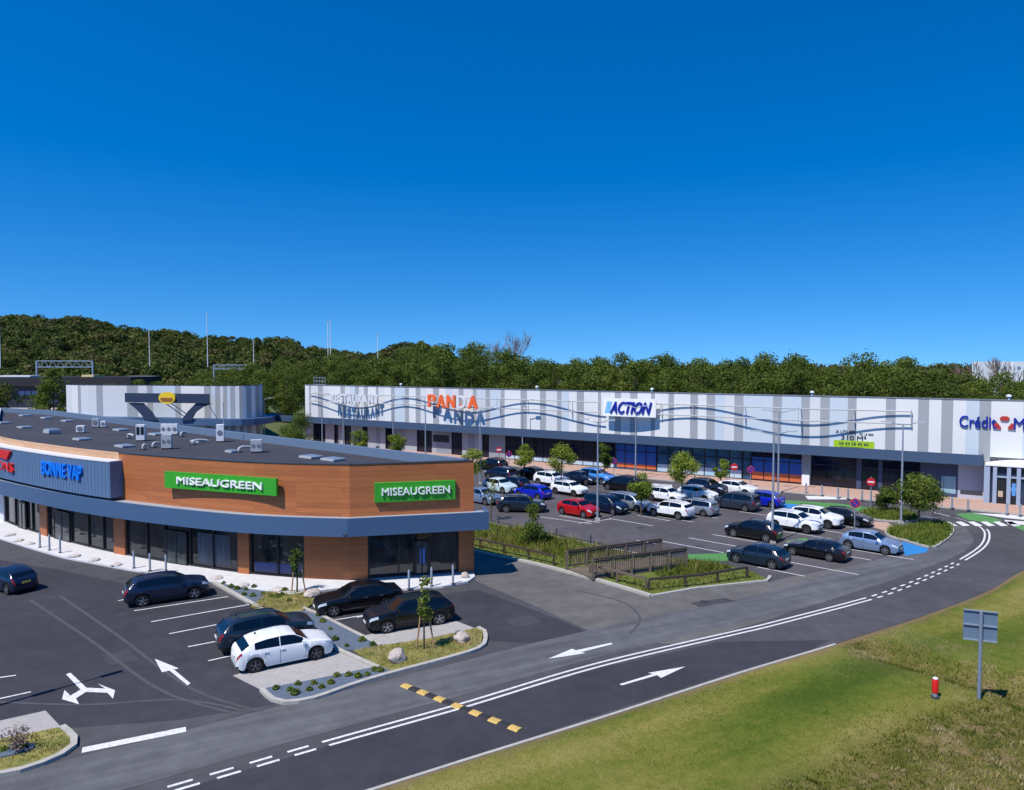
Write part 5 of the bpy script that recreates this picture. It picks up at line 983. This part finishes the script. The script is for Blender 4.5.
def car_proto(kind, rim=M_RIM, plate=M_PLATE, scale=(1, 1, 1)):
    T = TYPES[kind]; Lc, Wc, Hc = T['L'], T['W'], T['H']; wb = T['wb']; xf = T['fo']/Lc; xr = (T['fo']+wb)/Lc; ra = T['rw']+.055
    ts = sorted(set([0, .004, .012, .025, .045, .07, .1, .13]+[round(v, 4) for v in np.linspace(.15, .93, 30)]+[.94, .955, .97, .98, .99, .996, 1]+list(T['glass'])+list(T['piv'])+list(T['shield'])+list(T['rear'])+[xf+ra/Lc*math.cos(a) for a in np.linspace(0, math.pi, 13)]+[xr+ra/Lc*math.cos(a) for a in np.linspace(0, math.pi, 13)]+[v for v, _ in T['top']]))
    ts = [t for i, t in enumerate(ts) if i == 0 or t-ts[i-1] > .0012]
    I = lambda tab, t: float(np.interp(t, [a for a, b in tab], [b for a, b in tab]))
    wid = [(0, .60), (.006, .70), (.02, .81), (.05, .90), (.1, .965), (.2, 1), (.8, 1), (.9, .975), (.95, .93), (.98, .86), (.994, .78), (1, .70)]
    rings = []
    for t in ts:
        w_ = I(wid, t)*Wc/2; zt = I(T['top'], t)*Hc; zb_ = I(T['belt'], t)*Hc; bot = T['bottom']*Hc*(1+.5*max(0, 1-t/.05)+.6*max(0, (t-.95)/.05)); x = t*Lc
        arch = 0
        for c in (xf*Lc, xr*Lc):
            d = abs(x-c)
            if d < ra: arch = max(arch, T['rw']+math.sqrt(ra*ra-d*d))
        b0 = max(bot, min(arch, zb_-.12)); gh = max(zt-zb_, .02); k = min(gh/(.3*Hc), 1); flare = 1.0+(.012 if arch else 0)
        wr = w_*(.86-.13*k); X = Lc/2-x
        ring = [(X, w_*.955*flare, b0), (X, w_*1.0*flare, b0+.22*(zb_-b0)), (X, w_*1.0, b0+.6*(zb_-b0)), (X, w_*.99, zb_-.085*Hc), (X, w_*.945, zb_), (X, w_*.945+(wr-w_*.945)*.06, zb_+gh*.05), (X, w_*.945+(wr-w_*.945)*.86, zb_+gh*.86), (X, wr, zb_+gh*.93), (X, wr*.86, zb_+gh*.975), (X, wr*.5, zb_+gh*.997), (X, 0, zb_+gh)]
        rings.append(ring+[(p[0], -p[1], p[2]) for p in ring[-2::-1]])
    m = len(rings[0]); root = thing('parked_car', kind+' proto', 'car', (0, 0, 0), 'parked cars')
    V = [p for r in rings for p in r]; parts = {}
    def putf(k, f): parts.setdefault(k, []).append(f)
    for i in range(len(ts)-1):
        tm = (ts[i]+ts[i+1])/2
        for j in range(m-1):
            f = (i*m+j, i*m+j+1, (i+1)*m+j+1, (i+1)*m+j); s_ = 'L' if j < m/2 else 'R'; jj = min(j, m-2-j); key = 'body'
            if jj in (5,) and T['glass'][0] < tm < T['glass'][1] and not (T['piv'][0] < tm < T['piv'][1]): key = ('side_window', s_, tm > T['piv'][0])
            elif jj in (7, 8, 9) and T['shield'][0] < tm < T['shield'][1]: key = ('windscreen',)
            elif jj in (7, 8, 9) and T['rear'][0] < tm < T['rear'][1]: key = ('rear_window',)
            elif jj == 3 and .012 < tm < .095 and kind: key = ('headlight', s_)
            elif jj == 3 and .95 < tm < .996: key = ('tail_light', s_)
            elif jj == 0 and kind in ('suv',): key = ('lower_trim',)
            elif jj == 0 and (tm < .02 or tm > .985): key = ('lower_trim',)
            putf(key, f)
    putf('body', tuple(range(m))); putf('body', tuple((len(ts)-1)*m+j for j in range(m-1, -1, -1)))
    body = None
    for key in ['body']+[k for k in parts if k != 'body']:
        fs_l = parts[key]; idx = sorted({v for f in fs_l for v in f}); mp = {v: i for i, v in enumerate(idx)}; b = MB(); b.add([V[v] for v in idx], [tuple(mp[v] for v in f) for f in fs_l])
        nm = key if isinstance(key, str) else key[0]; mm = {'body': P_['black'], 'side_window': M_CARGLASS, 'windscreen': M_CARGLASS, 'rear_window': M_CARGLASS, 'headlight': M_HEADL, 'tail_light': M_TAILL, 'lower_trim': M_BLACKP}[nm]
        b.build(nm, mm, root, smooth=True)
    b = MB(); b.box((0, 0, .36), (Lc-.35, Wc-.52, .36)); b.box((0, 0, .24), (wb-2*ra, Wc-.16, .12)); b.build('underbody', M_BLACKP, root)
    zf = .40*Hc
    b = MB(); b.box((Lc/2+.004, 0, .30*Hc), (.05, Wc*.52, .11*Hc)); b.box((Lc/2-.02, 0, .425*Hc), (.06, Wc*.46, .055*Hc)); b.build('grille', M_BLACKP, root)
    b = MB(); b.box((Lc/2+.035, 0, .33*Hc), (.02, .5, .11)); b.build('number_plate', M_PLATE, root)
    b = MB(); b.box((-Lc/2-.012, 0, (.47 if kind != 'sedan' else .5)*Hc), (.03, .5, .11)); b.build('number_plate', plate, root)
    for s_ in (1, -1):
        b = MB(); xm = Lc/2-(T['shield'][0]+.055)*Lc; b.box((xm, s_*(Wc/2+.07), T['belt'][5][1]*Hc+.07), (.13, .2, .14), 0, 0, .8); b.build('wing_mirror', P_['black'], root)
        for t in (T['piv'][0]-.02, T['glass'][1]-.11 if kind != 'sedan' else .72): 
            b = MB(); b.box((Lc/2-t*Lc, s_*(Wc/2+.004), .585*Hc), (.17, .03, .035)); b.build('door_handle', M_CHROME if kind == 'sedan' else P_['black'], root)
        b = MB()
        for t in (T['shield'][0]+.03, T['piv'][0]+.008, T['glass'][1]-.10 if kind != 'sedan' else .75): b.box((Lc/2-t*Lc, s_*(Wc/2-.0005), .38*Hc), (.012, .01, .42*Hc))
        b.build('door_seam', M_BLACKP, root)
        if kind in ('suv', 'mpv'): b = MB(); b.tube([(Lc/2-.47*Lc, s_*Wc*.34, Hc*.985), (Lc/2-.5*Lc, s_*Wc*.345, Hc*1.022), (Lc/2-.8*Lc, s_*Wc*.345, Hc*1.012), (Lc/2-.84*Lc, s_*Wc*.34, Hc*.965)], .018, 6); b.build('roof_rail', M_BLACKP, root)
        for c in (xf, xr):
            xc = Lc/2-c*Lc; rw = T['rw']; y0 = s_*(Wc/2-.22); w0_ = s_*.215; b = MB(); b.lathe((xc, y0, rw), [(rw*.62, 0), (rw*.97, 0), (rw, abs(w0_)*.12*s_), (rw, abs(w0_)*.85*s_), (rw*.96, w0_), (rw*.70, w0_), (rw*.66, w0_*.9)], 24, 'y'); ty = b.build('tyre', M_TYRE, root, smooth=True)
            b = MB(); 
            y = y0+w0_*.93
            for k in range(5):
                a = k*2*math.pi/5+.3; 
                pts = [(xc+math.cos(a+da)*r_*rw, y+s_*dy, rw+math.sin(a+da)*r_*rw) for da, r_, dy in ((-.42, .16, .012), (-.17, .69, 0), (.17, .69, 0), (.42, .16, .012))]; b.add(pts, [(0, 1, 2, 3)])
            n = 20; o_ = [(xc+math.cos(a)*rw*.71, y, rw+math.sin(a)*rw*.71) for a in np.linspace(0, 2*math.pi, n+1)[:-1]]; i_ = [(xc+math.cos(a)*rw*.63, y-s_*.004, rw+math.sin(a)*rw*.63) for a in np.linspace(0, 2*math.pi, n+1)[:-1]]
            b.add(o_+i_, [(k, (k+1) % n, n+(k+1) % n, n+k) for k in range(n)]); b.lathe((xc, y, rw), [(rw*.15, 0), (rw*.13, s_*.02)], 10, 'y'); b.build('rim', rim, ty)
    b = MB(); b.box((-Lc/2+.32*Lc*0+.9, 0, Hc*1.0+.04), (.10, .035, .09), 0, 0, .5); b.build('roof_aerial', M_BLACKP, root)
    return root
PROTO = {}
def add_car(label, kind, colr, px, py, which, ang, rim='rim', yellow=False, sc3=(1, 1, 1), group='cars parked on the east car park', roof=None):
    key = (kind, rim, yellow)
    if key not in PROTO: root = car_proto(kind, M_RIM if rim == 'rim' else M_DRIM, M_PLATEY if yellow else M_PLATE); PROTO[key] = root
    else: root = copy_tree(PROTO[key])
    T = TYPES[kind]; a = R(ang); h = Vector((math.cos(a), math.sin(a))); lf = Vector((-h.y, h.x)); p = G(px, py).to_2d(); near = lf if lf.dot(p) < 0 else -lf
    c = p-near*(T['W']/2-.06)*sc3[1]; half = T['wb']/2*sc3[0]; xoff = (T['L']/2-T['fo']-T['wb']/2)*sc3[0]
    if which == 'f': c -= h*half
    if which == 'r': c += h*half
    c -= h*xoff
    place(root, (c.x, c.y, .014), a, sc3, label); root['group'] = group
    for ch in root.children:
        if ch.name.split('.')[0] in ('body', 'wing_mirror', 'door_handle') and ch.material_slots[0].material.name.startswith('car_paint'):
            ch.material_slots[0].link = 'OBJECT'; ch.material_slots[0].material = P_[colr]
    return root
GW = 'cars parked on the west car park'
# heading: angle of the nose on plan, degrees from +X
add_car('white hatchback with dark wheels parked on the concrete pad', 'hatch', 'white', 286.5, 666.6, 'm', 31, 'dark', group=GW, sc3=(1.07, 1.03, 1.02))
add_car('dark blue grey crossover parked beside the white hatchback', 'suv', 'teal', 270, 649, 'm', 31, group=GW, sc3=(1.05, 1.02, 1))
add_car('navy crossover with silver wheels parked by the pavement bollards', 'suv', 'navy', 169, 603, 'm', 31, group=GW, sc3=(1.04, 1, .97))
add_car('small dark blue hatchback with yellow rear plate at the left edge', 'hatch', 'navy', 7, 595, 'r', 152, yellow=True, group=GW, sc3=(.88, .95, 1.0))
add_car('black saloon parked closest to the timber shop', 'sedan', 'black', 334, 617, 'f', 206, group=GW, sc3=(1.03, 1, 1))
add_car('black crossover parked in front of the saloon near the staked sapling', 'suv', 'black', 387.5, 633.8, 'f', 206, group=GW, sc3=(1.08, 1, .95))
E_ = -42.7
add_car('dark teal hatchback with red tail lamp nearest the grass strip', 'hatch', 'teal', 753.5, 566.2, 'm', 180+E_)
add_car('black rounded car behind the tall double lamp post', 'hatch', 'black', 749.3, 539.8, 'm', 180+E_, sc3=(1.05, 1, 1.06))
add_car('low black coupe with bright wheels beside the silver blue hatchback', 'sedan', 'black', 810.4, 558.6, 'm', 180+E_, sc3=(.92, .97, .93))
add_car('silver blue hatchback parked next to the blue painted bay', 'hatch', 'silverblue', 866.2, 552.0, 'm', E_)
add_car('white sport utility car just right of the tall lamp post', 'suv', 'white', 790.5, 531.6, 'm', E_, 'dark')
add_car('white sport utility car behind, second of the white pair', 'suv', 'white', 812, 526.8, 'm', E_, 'dark')
add_car('black hatchback parked right of the two white utility cars', 'hatch', 'black', 841, 525.0, 'm', E_, sc3=(1.05, 1, .98))
add_car('white crossover with its tail towards the camera in the central row', 'suv', 'white', 665.6, 518, 'm', 180+E_, sc3=(.96, .97, .95))
add_car('silver estate with its tail towards the camera in the central row', 'mpv', 'silver', 690, 514.6, 'm', 180+E_, sc3=(.98, .95, .86))
add_car('dark grey van like car right of the silver estate', 'mpv', 'grey', 731, 510, 'm', 180+E_, sc3=(1.02, 1, 1.0))
add_car('vivid dark blue car parked beside the blue disabled bay', 'hatch', 'blue', 759, 506.5, 'm', 180+E_)
add_car('white crossover facing right behind the widest young tree', 'suv', 'white', 662, 502.5, 'm', E_, 'dark', sc3=(.94, .95, .92))
add_car('white hatchback half hidden behind the widest young tree', 'hatch', 'white', 693, 500.5, 'm', E_)
add_car('dark utility car behind the white hatchback', 'suv', 'navy', 703, 494.5, 'm', E_)
add_car('white hatchback nearest the round no entry sign', 'hatch', 'white', 733, 494.5, 'm', E_, sc3=(1.05, 1, 1))
add_car('bright red hatchback beside the tall single lamp post', 'hatch', 'red', 572.5, 516.4, 'm', E_, sc3=(.97, 1, 1.02))
add_car('dark navy people carrier right of the red hatchback', 'mpv', 'navy', 601, 513.2, 'm', E_)
add_car('silver people carrier behind the navy one', 'mpv', 'silver', 625, 510.2, 'm', E_, sc3=(.97, .97, .93))
add_car('white crossover with black roof bars in the centre of the west row', 'suv', 'white', 564.5, 495.4, 'm', E_, 'dark', sc3=(.95, .95, .9))
add_car('white utility car behind the white crossover of the west row', 'suv', 'white', 547, 486.3, 'm', E_)
add_car('dark saloon half hidden behind the taller young tree', 'sedan', 'navy', 577, 484, 'm', E_, sc3=(.92, 1, 1))
add_car('bright sky blue utility car in the row near the shops', 'suv', 'sky', 592, 483.5, 'm', E_, sc3=(1.05, 1, 1.05))
add_car('black van like car right of the sky blue one', 'mpv', 'black', 618, 491.5, 'm', 180+E_, sc3=(1.02, 1, 1.02))
add_car('pale green hatchback just right of the timber end wall', 'hatch', 'palegreen', 494, 492.5, 'm', E_, sc3=(1, 1, 1.05))
add_car('silver blue hatchback partly hidden by the timber end wall', 'hatch', 'silverblue', 476, 503.7, 'm', E_, sc3=(1, 1, 1.05))
add_car('long dark utility car driving along the aisle behind the conical shrub', 'suv', 'teal', 521, 513, 'm', -6, group='moving cars', sc3=(1.06, 1, .98))
add_car('vivid blue hatchback behind the long dark utility car', 'hatch', 'blue', 528, 498.8, 'm', 180+E_, sc3=(1.02, 1, 1))
add_car('dark hatchback behind the vivid blue one', 'hatch', 'navy', 508, 489.5, 'm', 180+E_)
add_car('dark car under the rounded young tree', 'hatch', 'black', 526, 479.5, 'm', 180+E_, sc3=(1, 1, 1.05))
add_car('dark blue car with red tail lamp in the third row from the shops', 'suv', 'navy', 496, 480.5, 'm', 180+E_)
add_car('black utility car nearest the far shopfronts', 'suv', 'black', 488, 470.5, 'm', 180+E_)
add_car('small dark car tucked behind the widest white crossover row', 'hatch', 'teal', 640, 511, 'f', E_) if False else None

# ------------------------------------------------------------------ lamp posts
def lamp(px, py, H, heads, label, rz=None, thick=.085):
    p = G(px, py); t = thing('street_lamp', label, 'street lamp', p, 'tall grey lamp posts'); a = R(rz if rz is not None else -34)
    b = MB(); b.tube([p, p+Vector((0, 0, H*.5)), p+Vector((0, 0, H))], [thick*1.25, thick, thick*.65], 10); b.build('pole', M_GALV, t, smooth=True)
    MB().box((p.x, p.y, .1), (.4, .4, .2)).build('base', M_KERB, t)
    for k in range(heads):
        d = Vector((math.cos(a+math.pi*k), math.sin(a+math.pi*k), 0)); q_ = p+Vector((0, 0, H-.05)); e = q_+d*1.0+Vector((0, 0, .22)); f_ = e+d*.75+Vector((0, 0, .06))
        arm = MB(); arm.tube([q_, q_+d*.5+Vector((0, 0, .06)), e], .045, 6); ar = arm.build('arm', M_GALV, t)
        hd = MB(); hd.beam(e-d*.08, f_, .28, .10); hd.build('lamp_head', M_LGREY, ar)
lamp(597.5, 520, 8.9, 2, 'tall lamp post beside the red hatchback'); lamp(772.3, 543.2, 8.65, 2, 'double armed lamp post in front of the black rounded car', -10); lamp(778, 493.6, 8.9, 2, 'double armed lamp post behind, above the vivid blue car', -10)
lamp(901, 524, 8.8, 2, 'double armed lamp post on the planted island', -20); lamp(635.5, 480.4, 8.9, 2, 'lamp post in front of the white curved board'); lamp(522.5, 463, 8.9, 1, 'lamp post near the rounded young tree'); lamp(480.3, 484, 8.8, 1, 'lamp post just right of the timber end wall')
lamp(425.6, 466, 8.8, 1, 'lamp post below the orange capitals'); lamp(393.3, 459, 8.8, 1, 'lamp post left of the orange capitals'); lamp(343.5, 451, 8.8, 1, 'lamp post below the faded white capitals'); lamp(322.3, 447, 8.8, 1, 'lamp post at the left end of the striped facade')
lamp(264.6, 444, 8.0, 2, 'double armed lamp post between the two striped buildings', -10)
_b = G(75, 684)-Vector((.69, .72, 0))*.625*8.8; _q = project(_b)
lamp(_q[0], _q[1], 8.8, 2, 'lamp post just outside the left edge casting a long shadow', 46)
# far masts
for px, yt, D, lb in [(150, 328, 300, 'tall white mast behind the oval sign'), (208, 313, 300, 'tallest white mast left of centre'), (254, 340, 300, 'white mast right of the tallest one'), (328.3, 322, 300, 'left of the close pair of thin masts'), (330.8, 320, 300, 'right of the close pair of thin masts'), (378, 335, 290, 'thin mast with dark top before the tall woodland'), (1, 318, 300, 'thin mast at the left picture edge')]:
    X = (px-CX)/F*D; H = HC+(365-yt)*D/F; t = thing('mast', lb, 'mast', (X, D, 0), 'motorway lighting masts'); b = MB(); b.tube([(X, D, 0), (X, D, H)], [.24, .12], 8); b.build('pole', M_WHITE, t); b = MB(); b.box((X, D, H-.1), (1.2, .3, .2)); b.build('lamp_bar', M_LGREY, t)
# sign gantries
def gantry(x0, x1, yt, yb, D, lb):
    X0, X1 = (x0-CX)/F*D, (x1-CX)/F*D; Z1 = HC+(365-yt)*D/F; Z0 = HC+(365-yb)*D/F; t = thing('sign_gantry', lb, 'gantry', (X0, D, 0)); b = MB()
    for z in (Z0, Z1): b.box(((X0+X1)/2, D, z), (X1-X0, .4, .35))
    n = 14
    for k in range(n): a = X0+(X1-X0)*k/n; c = X0+(X1-X0)*(k+1)/n; b.beam((a, D, Z0 if k % 2 else Z1), (c, D, Z1 if k % 2 else Z0), .16, .16)
    b.build('truss', M_GALV, t)
    for X in (X0, X1): b = MB(); b.box((X, D, Z1/2), (.5, .5, Z1)); b.build('upright', M_GALV, t)
gantry(37, 93, 361, 367, 255, 'steel road gantry above the far dark shop'); gantry(214, 256, 365, 369, 262, 'partly hidden steel road gantry behind the round fronted building')
# far left shop and yard
D = 240; X = lambda px, d=D: (px-CX)/F*d; zt = lambda py, d=D: HC+(365-py)*d/F
fb = thing('far_shop', 'low dark roofed shop with blue windows at the far left', 'building', (X(30), D, 0))
b = MB(); b.box(((X(-40)+X(132))/2, D+9, zt(386)/2), (X(132)-X(-40), 18, zt(386))); b.build('wall', mat('navy_wall', S(34, 44, 70), .7), fb); b = MB(); b.box(((X(-42)+X(134))/2, D+8.5, (zt(386)+zt(377))/2), (X(134)-X(-42), 21, zt(377)-zt(386))); b.build('roof', mat('black_roof', S(28, 30, 38), .8), fb)
for k in range(9): b = MB(); x = X(18)+(X(60)-X(18))*(k+.5)/6.2; b.box((x, D-.03, zt(393)), (1.9, .12, 1.3)); b.build('window', mat('far_window', S(96, 122, 170), .25), fb)
b = MB(); b.box((X(10), D+4, zt(376.3)), (12, 6, .5)); b.build('roof_light', M_WHITE, fb); b = MB(); b.box((X(84), D+4, zt(376)), (4, 4, .7)); b.build('roof_sign', mat('pale_yellow', S(222, 200, 140), .6), fb)
struct(MB().sheet([(X(-60), D-1), (X(150), D-1), (X(150, 222), 218), (X(-60, 222), 218)], .02).build('forecourt', mat('beige_paving', S(170, 156, 148), .9)))
struct(MB().sheet([(-300, 217), (-110, 217), (-92, 142), (-300, 142)], .03).build('grass_field', M_DRYGRASS))
b = MB(); b.box((X(143, 262), 262, zt(376, 262)/2), (9, 6, zt(376, 262))); o = b.build('far_cabin', M_LGREY, loc=(X(143, 262), 262, 0)); tag(o, 'small pale flat roofed cabin behind the striped round building', 'cabin')
# far right building
D2 = 330; fx = lambda px: (px-CX)/F*D2; fz = lambda py: HC+(365-py)*D2/F
wb_ = thing('white_building', 'long white flat roofed building on the right skyline behind bare trees', 'building', (fx(1000), D2, 0)); b = MB(); b.box(((fx(994)+fx(1100))/2, D2+8, fz(361.6)/2+3), (fx(1100)-fx(994), 16, fz(361.6)-6)); b.build('upper_storey', M_WHITE, wb_)
for px in (995, 1012, 1030): b = MB(); b.box((fx(px), D2-.1, fz(363)/2), (.8, .8, fz(363)-.2)); b.build('pillar', M_WHITE, wb_)
b = MB()
for k in range(14): x = fx(998)+k*3.1; b.box((x, D2-.02, fz(368)), (1.6, .1, 1.3))
b.build('window_band', mat('far_glass', S(110, 140, 170), .3), wb_)

# ------------------------------------------------------------------ street furniture
def bollard(px, py, H, label, r=.07, z=.12, grp='steel bollards on the white pavement'):
    p = G(px, py, z); t = thing('bollard', label, 'bollard', p, grp); MB().tube([p, p+Vector((0, 0, H-.04)), p+Vector((0, 0, H))], [r, r, r*.6], 10).build('post', M_GALV, t, smooth=True); MB().tube([p-Vector((0, 0, .01)), p+Vector((0, 0, .05))], r*1.7, 10).build('foot', M_DGREY, t)
for px, py, lb in [(40, 547.5, 'left bollard of the leftmost group'), (49.5, 550.3, 'middle bollard of the leftmost group'), (60.2, 552.8, 'right bollard of the leftmost group'), (134, 568.3, 'left bollard of the group behind the navy crossover'), (150, 571, 'middle bollard of the group behind the navy crossover'), (166, 572.5, 'right bollard of the group behind the navy crossover'), (409, 589, 'left bollard before the end wall door'), (431.6, 586.2, 'middle bollard before the end wall door'), (453, 583.8, 'right bollard before the end wall door')]: bollard(px, py, 1.2, lb)
for i, (px, py) in enumerate([(862, 500.5), (871, 501.5), (838, 497.8), (848, 499), (822, 495.5), (880, 503), (952, 508.5), (968, 510.5), (1007, 514.2), (1020, 515.8), (934, 506.2), (806, 493)]):
    bollard(px, py, 1.1, 'short grey bollard on the pink pavement along the shopping centre', .09, .12, 'bollards along the shopping centre')
bollard(898, 523.2, 2.0, 'thicker pale post at the foot of the island lamp', .16, .12, None) if False else None
def road_sign(px, py, H, label, face, kind='disc', r=.4, rz=None):
    p = G(px, py); t = thing('road_sign', label, 'road sign', p, None); MB().tube([p, p+Vector((0, 0, H+.1))], .04, 8).build('post', M_GALV, t)
    d = Vector((-p.x, -p.y, 0)).normalized(); u = Vector((-d.y, d.x, 0)); c = p+Vector((0, 0, H-r))+d*.06
    b = MB(); flatpoly(b, c, u, d, [(r*math.cos(a), r*math.sin(a)) for a in np.linspace(0, 2*math.pi, 25)[:-1]], 0, .03); b.build('disc', face, t)
    return t, c, u, d, r
M_SR = mat('traffic_red', S(190, 30, 40), .5); M_SB = mat('traffic_blue', S(40, 50, 140), .5)
for px, py, H, lb in [(872, 522, 0, ''), ]: pass
t, c, u, d, r = road_sign(870.5, 507, 2.9, 'red no entry sign right of the to let notice', M_SR); b = MB(); flatpoly(b, c, u, d, [(-.28, -.07), (.28, -.07), (.28, .07), (-.28, .07)], .03, .045); b.build('bar', M_WHITE, t)
t, c, u, d, r = road_sign(734, 489, 2.9, 'red bordered white disc sign right of the small yellow green tree', M_SR); b = MB(); flatpoly(b, c, u, d, [(-.28, -.07), (.28, -.07), (.28, .07), (-.28, .07)], .03, .045); b.build('bar', M_WHITE, t)
t, c, u, d, r = road_sign(499, 468, 2.9, 'red and white disc sign in front of the left shopfronts', M_SR); b = MB(); flatpoly(b, c, u, d, [(-.28, -.1), (.28, -.1), (.28, .1), (-.28, .1)], .03, .045); b.build('bar', M_WHITE, t)
def blue_sign(px, py, H, lb):
    t, c, u, d, r = road_sign(px, py, H, lb, M_SR); b = MB(); flatpoly(b, c, u, d, [(.31*math.cos(a), .31*math.sin(a)) for a in np.linspace(0, 2*math.pi, 25)[:-1]], .03, .045); b.build('inner_disc', M_SB, t); b = MB(); flatpoly(b, c, u, d, [(-.26, .2), (-.2, .26), (.26, -.2), (.2, -.26)], .045, .055); b.build('slash', M_SR, t)
blue_sign(854.5, 530, 2.7, 'blue and red no parking sign behind the silver blue hatchback'); blue_sign(750.5, 488, 2.5, 'blue no parking sign behind the vivid dark blue car'); blue_sign(509, 468, 2.3, 'blue no parking sign left of the rounded young tree'); blue_sign(613.5, 476, 2.3, 'blue no parking sign in front of the orange and blue window film')
# back of the direction sign on the verge
p = G(979, 696.5); p.z = -.1; t = thing('direction_sign', 'back of a grey blue board sign on a single post in the roadside grass', 'road sign', p); mS = mat('sign_back', S(108, 128, 150), .5, metal=.2); MB().tube([p, p+Vector((0, 0, 3.75))], .075, 10).build('post', mat('post_grey', S(128, 140, 158), .5, metal=.2), t, smooth=True)
u = Vector((.93, -.36, 0)).normalized(); nn = Vector((u.y, -u.x, 0)); b = MB(); c = p+Vector((0, 0, 3.12))-nn*.12
b.beam(c-u*.62+Vector((0, 0, .32)), c+u*.62+Vector((0, 0, .32)), .04, .62); b.beam(c-u*.62-Vector((0, 0, .34)), c+u*.62-Vector((0, 0, .34)), .04, .62); b.build('panel', mS, t)
b = MB()
for z in (.62, .0, -.64): b.beam(c-u*.62+nn*.06+Vector((0, 0, z)), c+u*.62+nn*.06+Vector((0, 0, z)), .06, .05)
b.build('stiffener', M_GALV, t)
# red topped marker post
p = G(935, 698); p.z = -.03; t = thing('marker_post', 'small red topped marker post standing in the roadside grass', 'marker post', p); b = MB(); b.lathe(p, [(.1, 0), (.1, .28)], 14); b.build('stem', mat('marker_grey', S(150, 140, 140), .6), t, smooth=True)
b = MB(); b.lathe(p, [(.17, -.02), (.17, .12), (.12, .16)], 14); b.build('foot', M_DGREY, t); b = MB(); b.lathe(p, [(.125, .28), (.125, .8), (.09, .86)], 14); b.build('red_cap', mat('marker_red', S(200, 26, 22), .45), t, smooth=True); b = MB(); b.lathe(p, [(.1, .86), (.09, .9), (.04, .92)], 14); b.build('top', M_WHITE, t)
# speed bump
A, B = G(403, 685), G(520, 730.5); n = 13; t = thing('speed_bump', 'yellow and black rubber speed bump across the road', 'speed bump', A); MY = mat('bump_yellow', S(176, 146, 78), .8, c2=S(204, 172, 96), vs=6, det=9); MK = mat('bump_black', S(40, 39, 43), .8, var=.3, vs=6); dv = (B-A)/n; nn = Vector((-dv.y, dv.x, 0)).normalized()
for k in range(n):
    a, c = A+dv*(k+.02), A+dv*(k+.98); b = MB(); pr = [(-.21, .0), (-.16, .035), (-.08, .055), (.08, .055), (.16, .035), (.21, .0)]; b.add([a+nn*x+Vector((0, 0, z)) for x, z in pr]+[c+nn*x+Vector((0, 0, z)) for x, z in pr], [(i, i+1, 7+i, 6+i) for i in range(5)]+[(5, 4, 3, 2, 1, 0), (6, 7, 8, 9, 10, 11), (0, 6, 11, 5)]); b.build('segment', MY if k % 2 == 0 else MK, t)
# fences and footbridge
M_TIMBER = mat('weathered_timber', S(82, 72, 62), .9, c2=S(112, 100, 86), vs=3, stretch=(1, 1, 6)); M_DTIM = mat('dark_timber', S(62, 51, 43), .9, var=.2, vs=4)
def rail_fence(pxs_, label, H=.75, step=2.4, m=M_DTIM, rails=(.68,), name='timber_fence', rw=.13, pw=.14):
    pts = [G(*p, .1) for p in pxs_]; t = thing(name, label, 'fence', pts[0]); c = Curve(pts); n = max(1, round(c.len/step))
    for k in range(n+1): p = c.at(c.len*k/n); b = MB(); b.box((p.x, p.y, .05+H/2), (pw, pw, H)); b.build('post', m, t)
    for z in rails:
        for a, b_ in zip(pts, pts[1:]): b = MB(); b.beam((a.x, a.y, z+.1), (b_.x, b_.y, z+.1), rw, rw); b.build('rail', m, t)
    return t
rail_fence([(440, 538), (476, 547.5), (520, 557), (554, 565.3)], 'low brown timber rail along the lane side of the grass strip')
rail_fence([(590, 575), (646, 589.3)], 'low timber rail in front of the footbridge', .7, m=M_TIMBER); rail_fence([(649, 590), (700, 585.5), (747, 577.5)], 'low timber rail from the footbridge to the car park', .7, m=M_DTIM)
rail_fence([(470, 520), (500, 525.5), (545, 536), (607, 548.8), (628, 553)], 'thin grey post and rail between the car park and the grass strip', .85, 3.4, M_DGREY, (.3,), 'low_fence', .05, .1)
br = thing('footbridge', 'weathered timber footbridge with railings on both sides across the grass strip', 'footbridge', G(630, 565))
d0_, d1_, d2_, d3_ = G(567, 569, .2), G(593, 578, .2), G(686, 566, .2), G(661, 556, .2)
b = MB(); b.prism([(v.x, v.y) for v in (d0_, d1_, d2_, d3_)], .1, .24); b.build('deck', M_TIMBER, br)
def railing(a, b_, H0=1.28):
    L_ = (b_-a).length; n = 5; u = (b_-a)/n
    for k in range(n+1): p = a+u*k; b = MB(); b.box((p.x, p.y, .1+(H0+.05)/2), (.18, .18, H0+.05)); b.build('post', M_TIMBER, br)
    b = MB(); b.beam((a.x, a.y, H0+.15), (b_.x, b_.y, H0+.15), .2, .1); b.build('handrail', M_DTIM, br); b = MB(); b.beam((a.x, a.y, .42), (b_.x, b_.y, .42), .08, .1); b.beam((a.x, a.y, H0-.02), (b_.x, b_.y, H0-.02), .06, .1); b.build('rail', M_TIMBER, br)
    b = MB(); m_ = int(L_/.16)
    for k in range(m_): p = a+(b_-a)*((k+.5)/m_); b.box((p.x, p.y, .42+(H0-.44)/2), (.06, .06, H0-.44))
    b.build('balusters', M_TIMBER, br)
railing(d0_, d3_); railing(d1_, d2_)
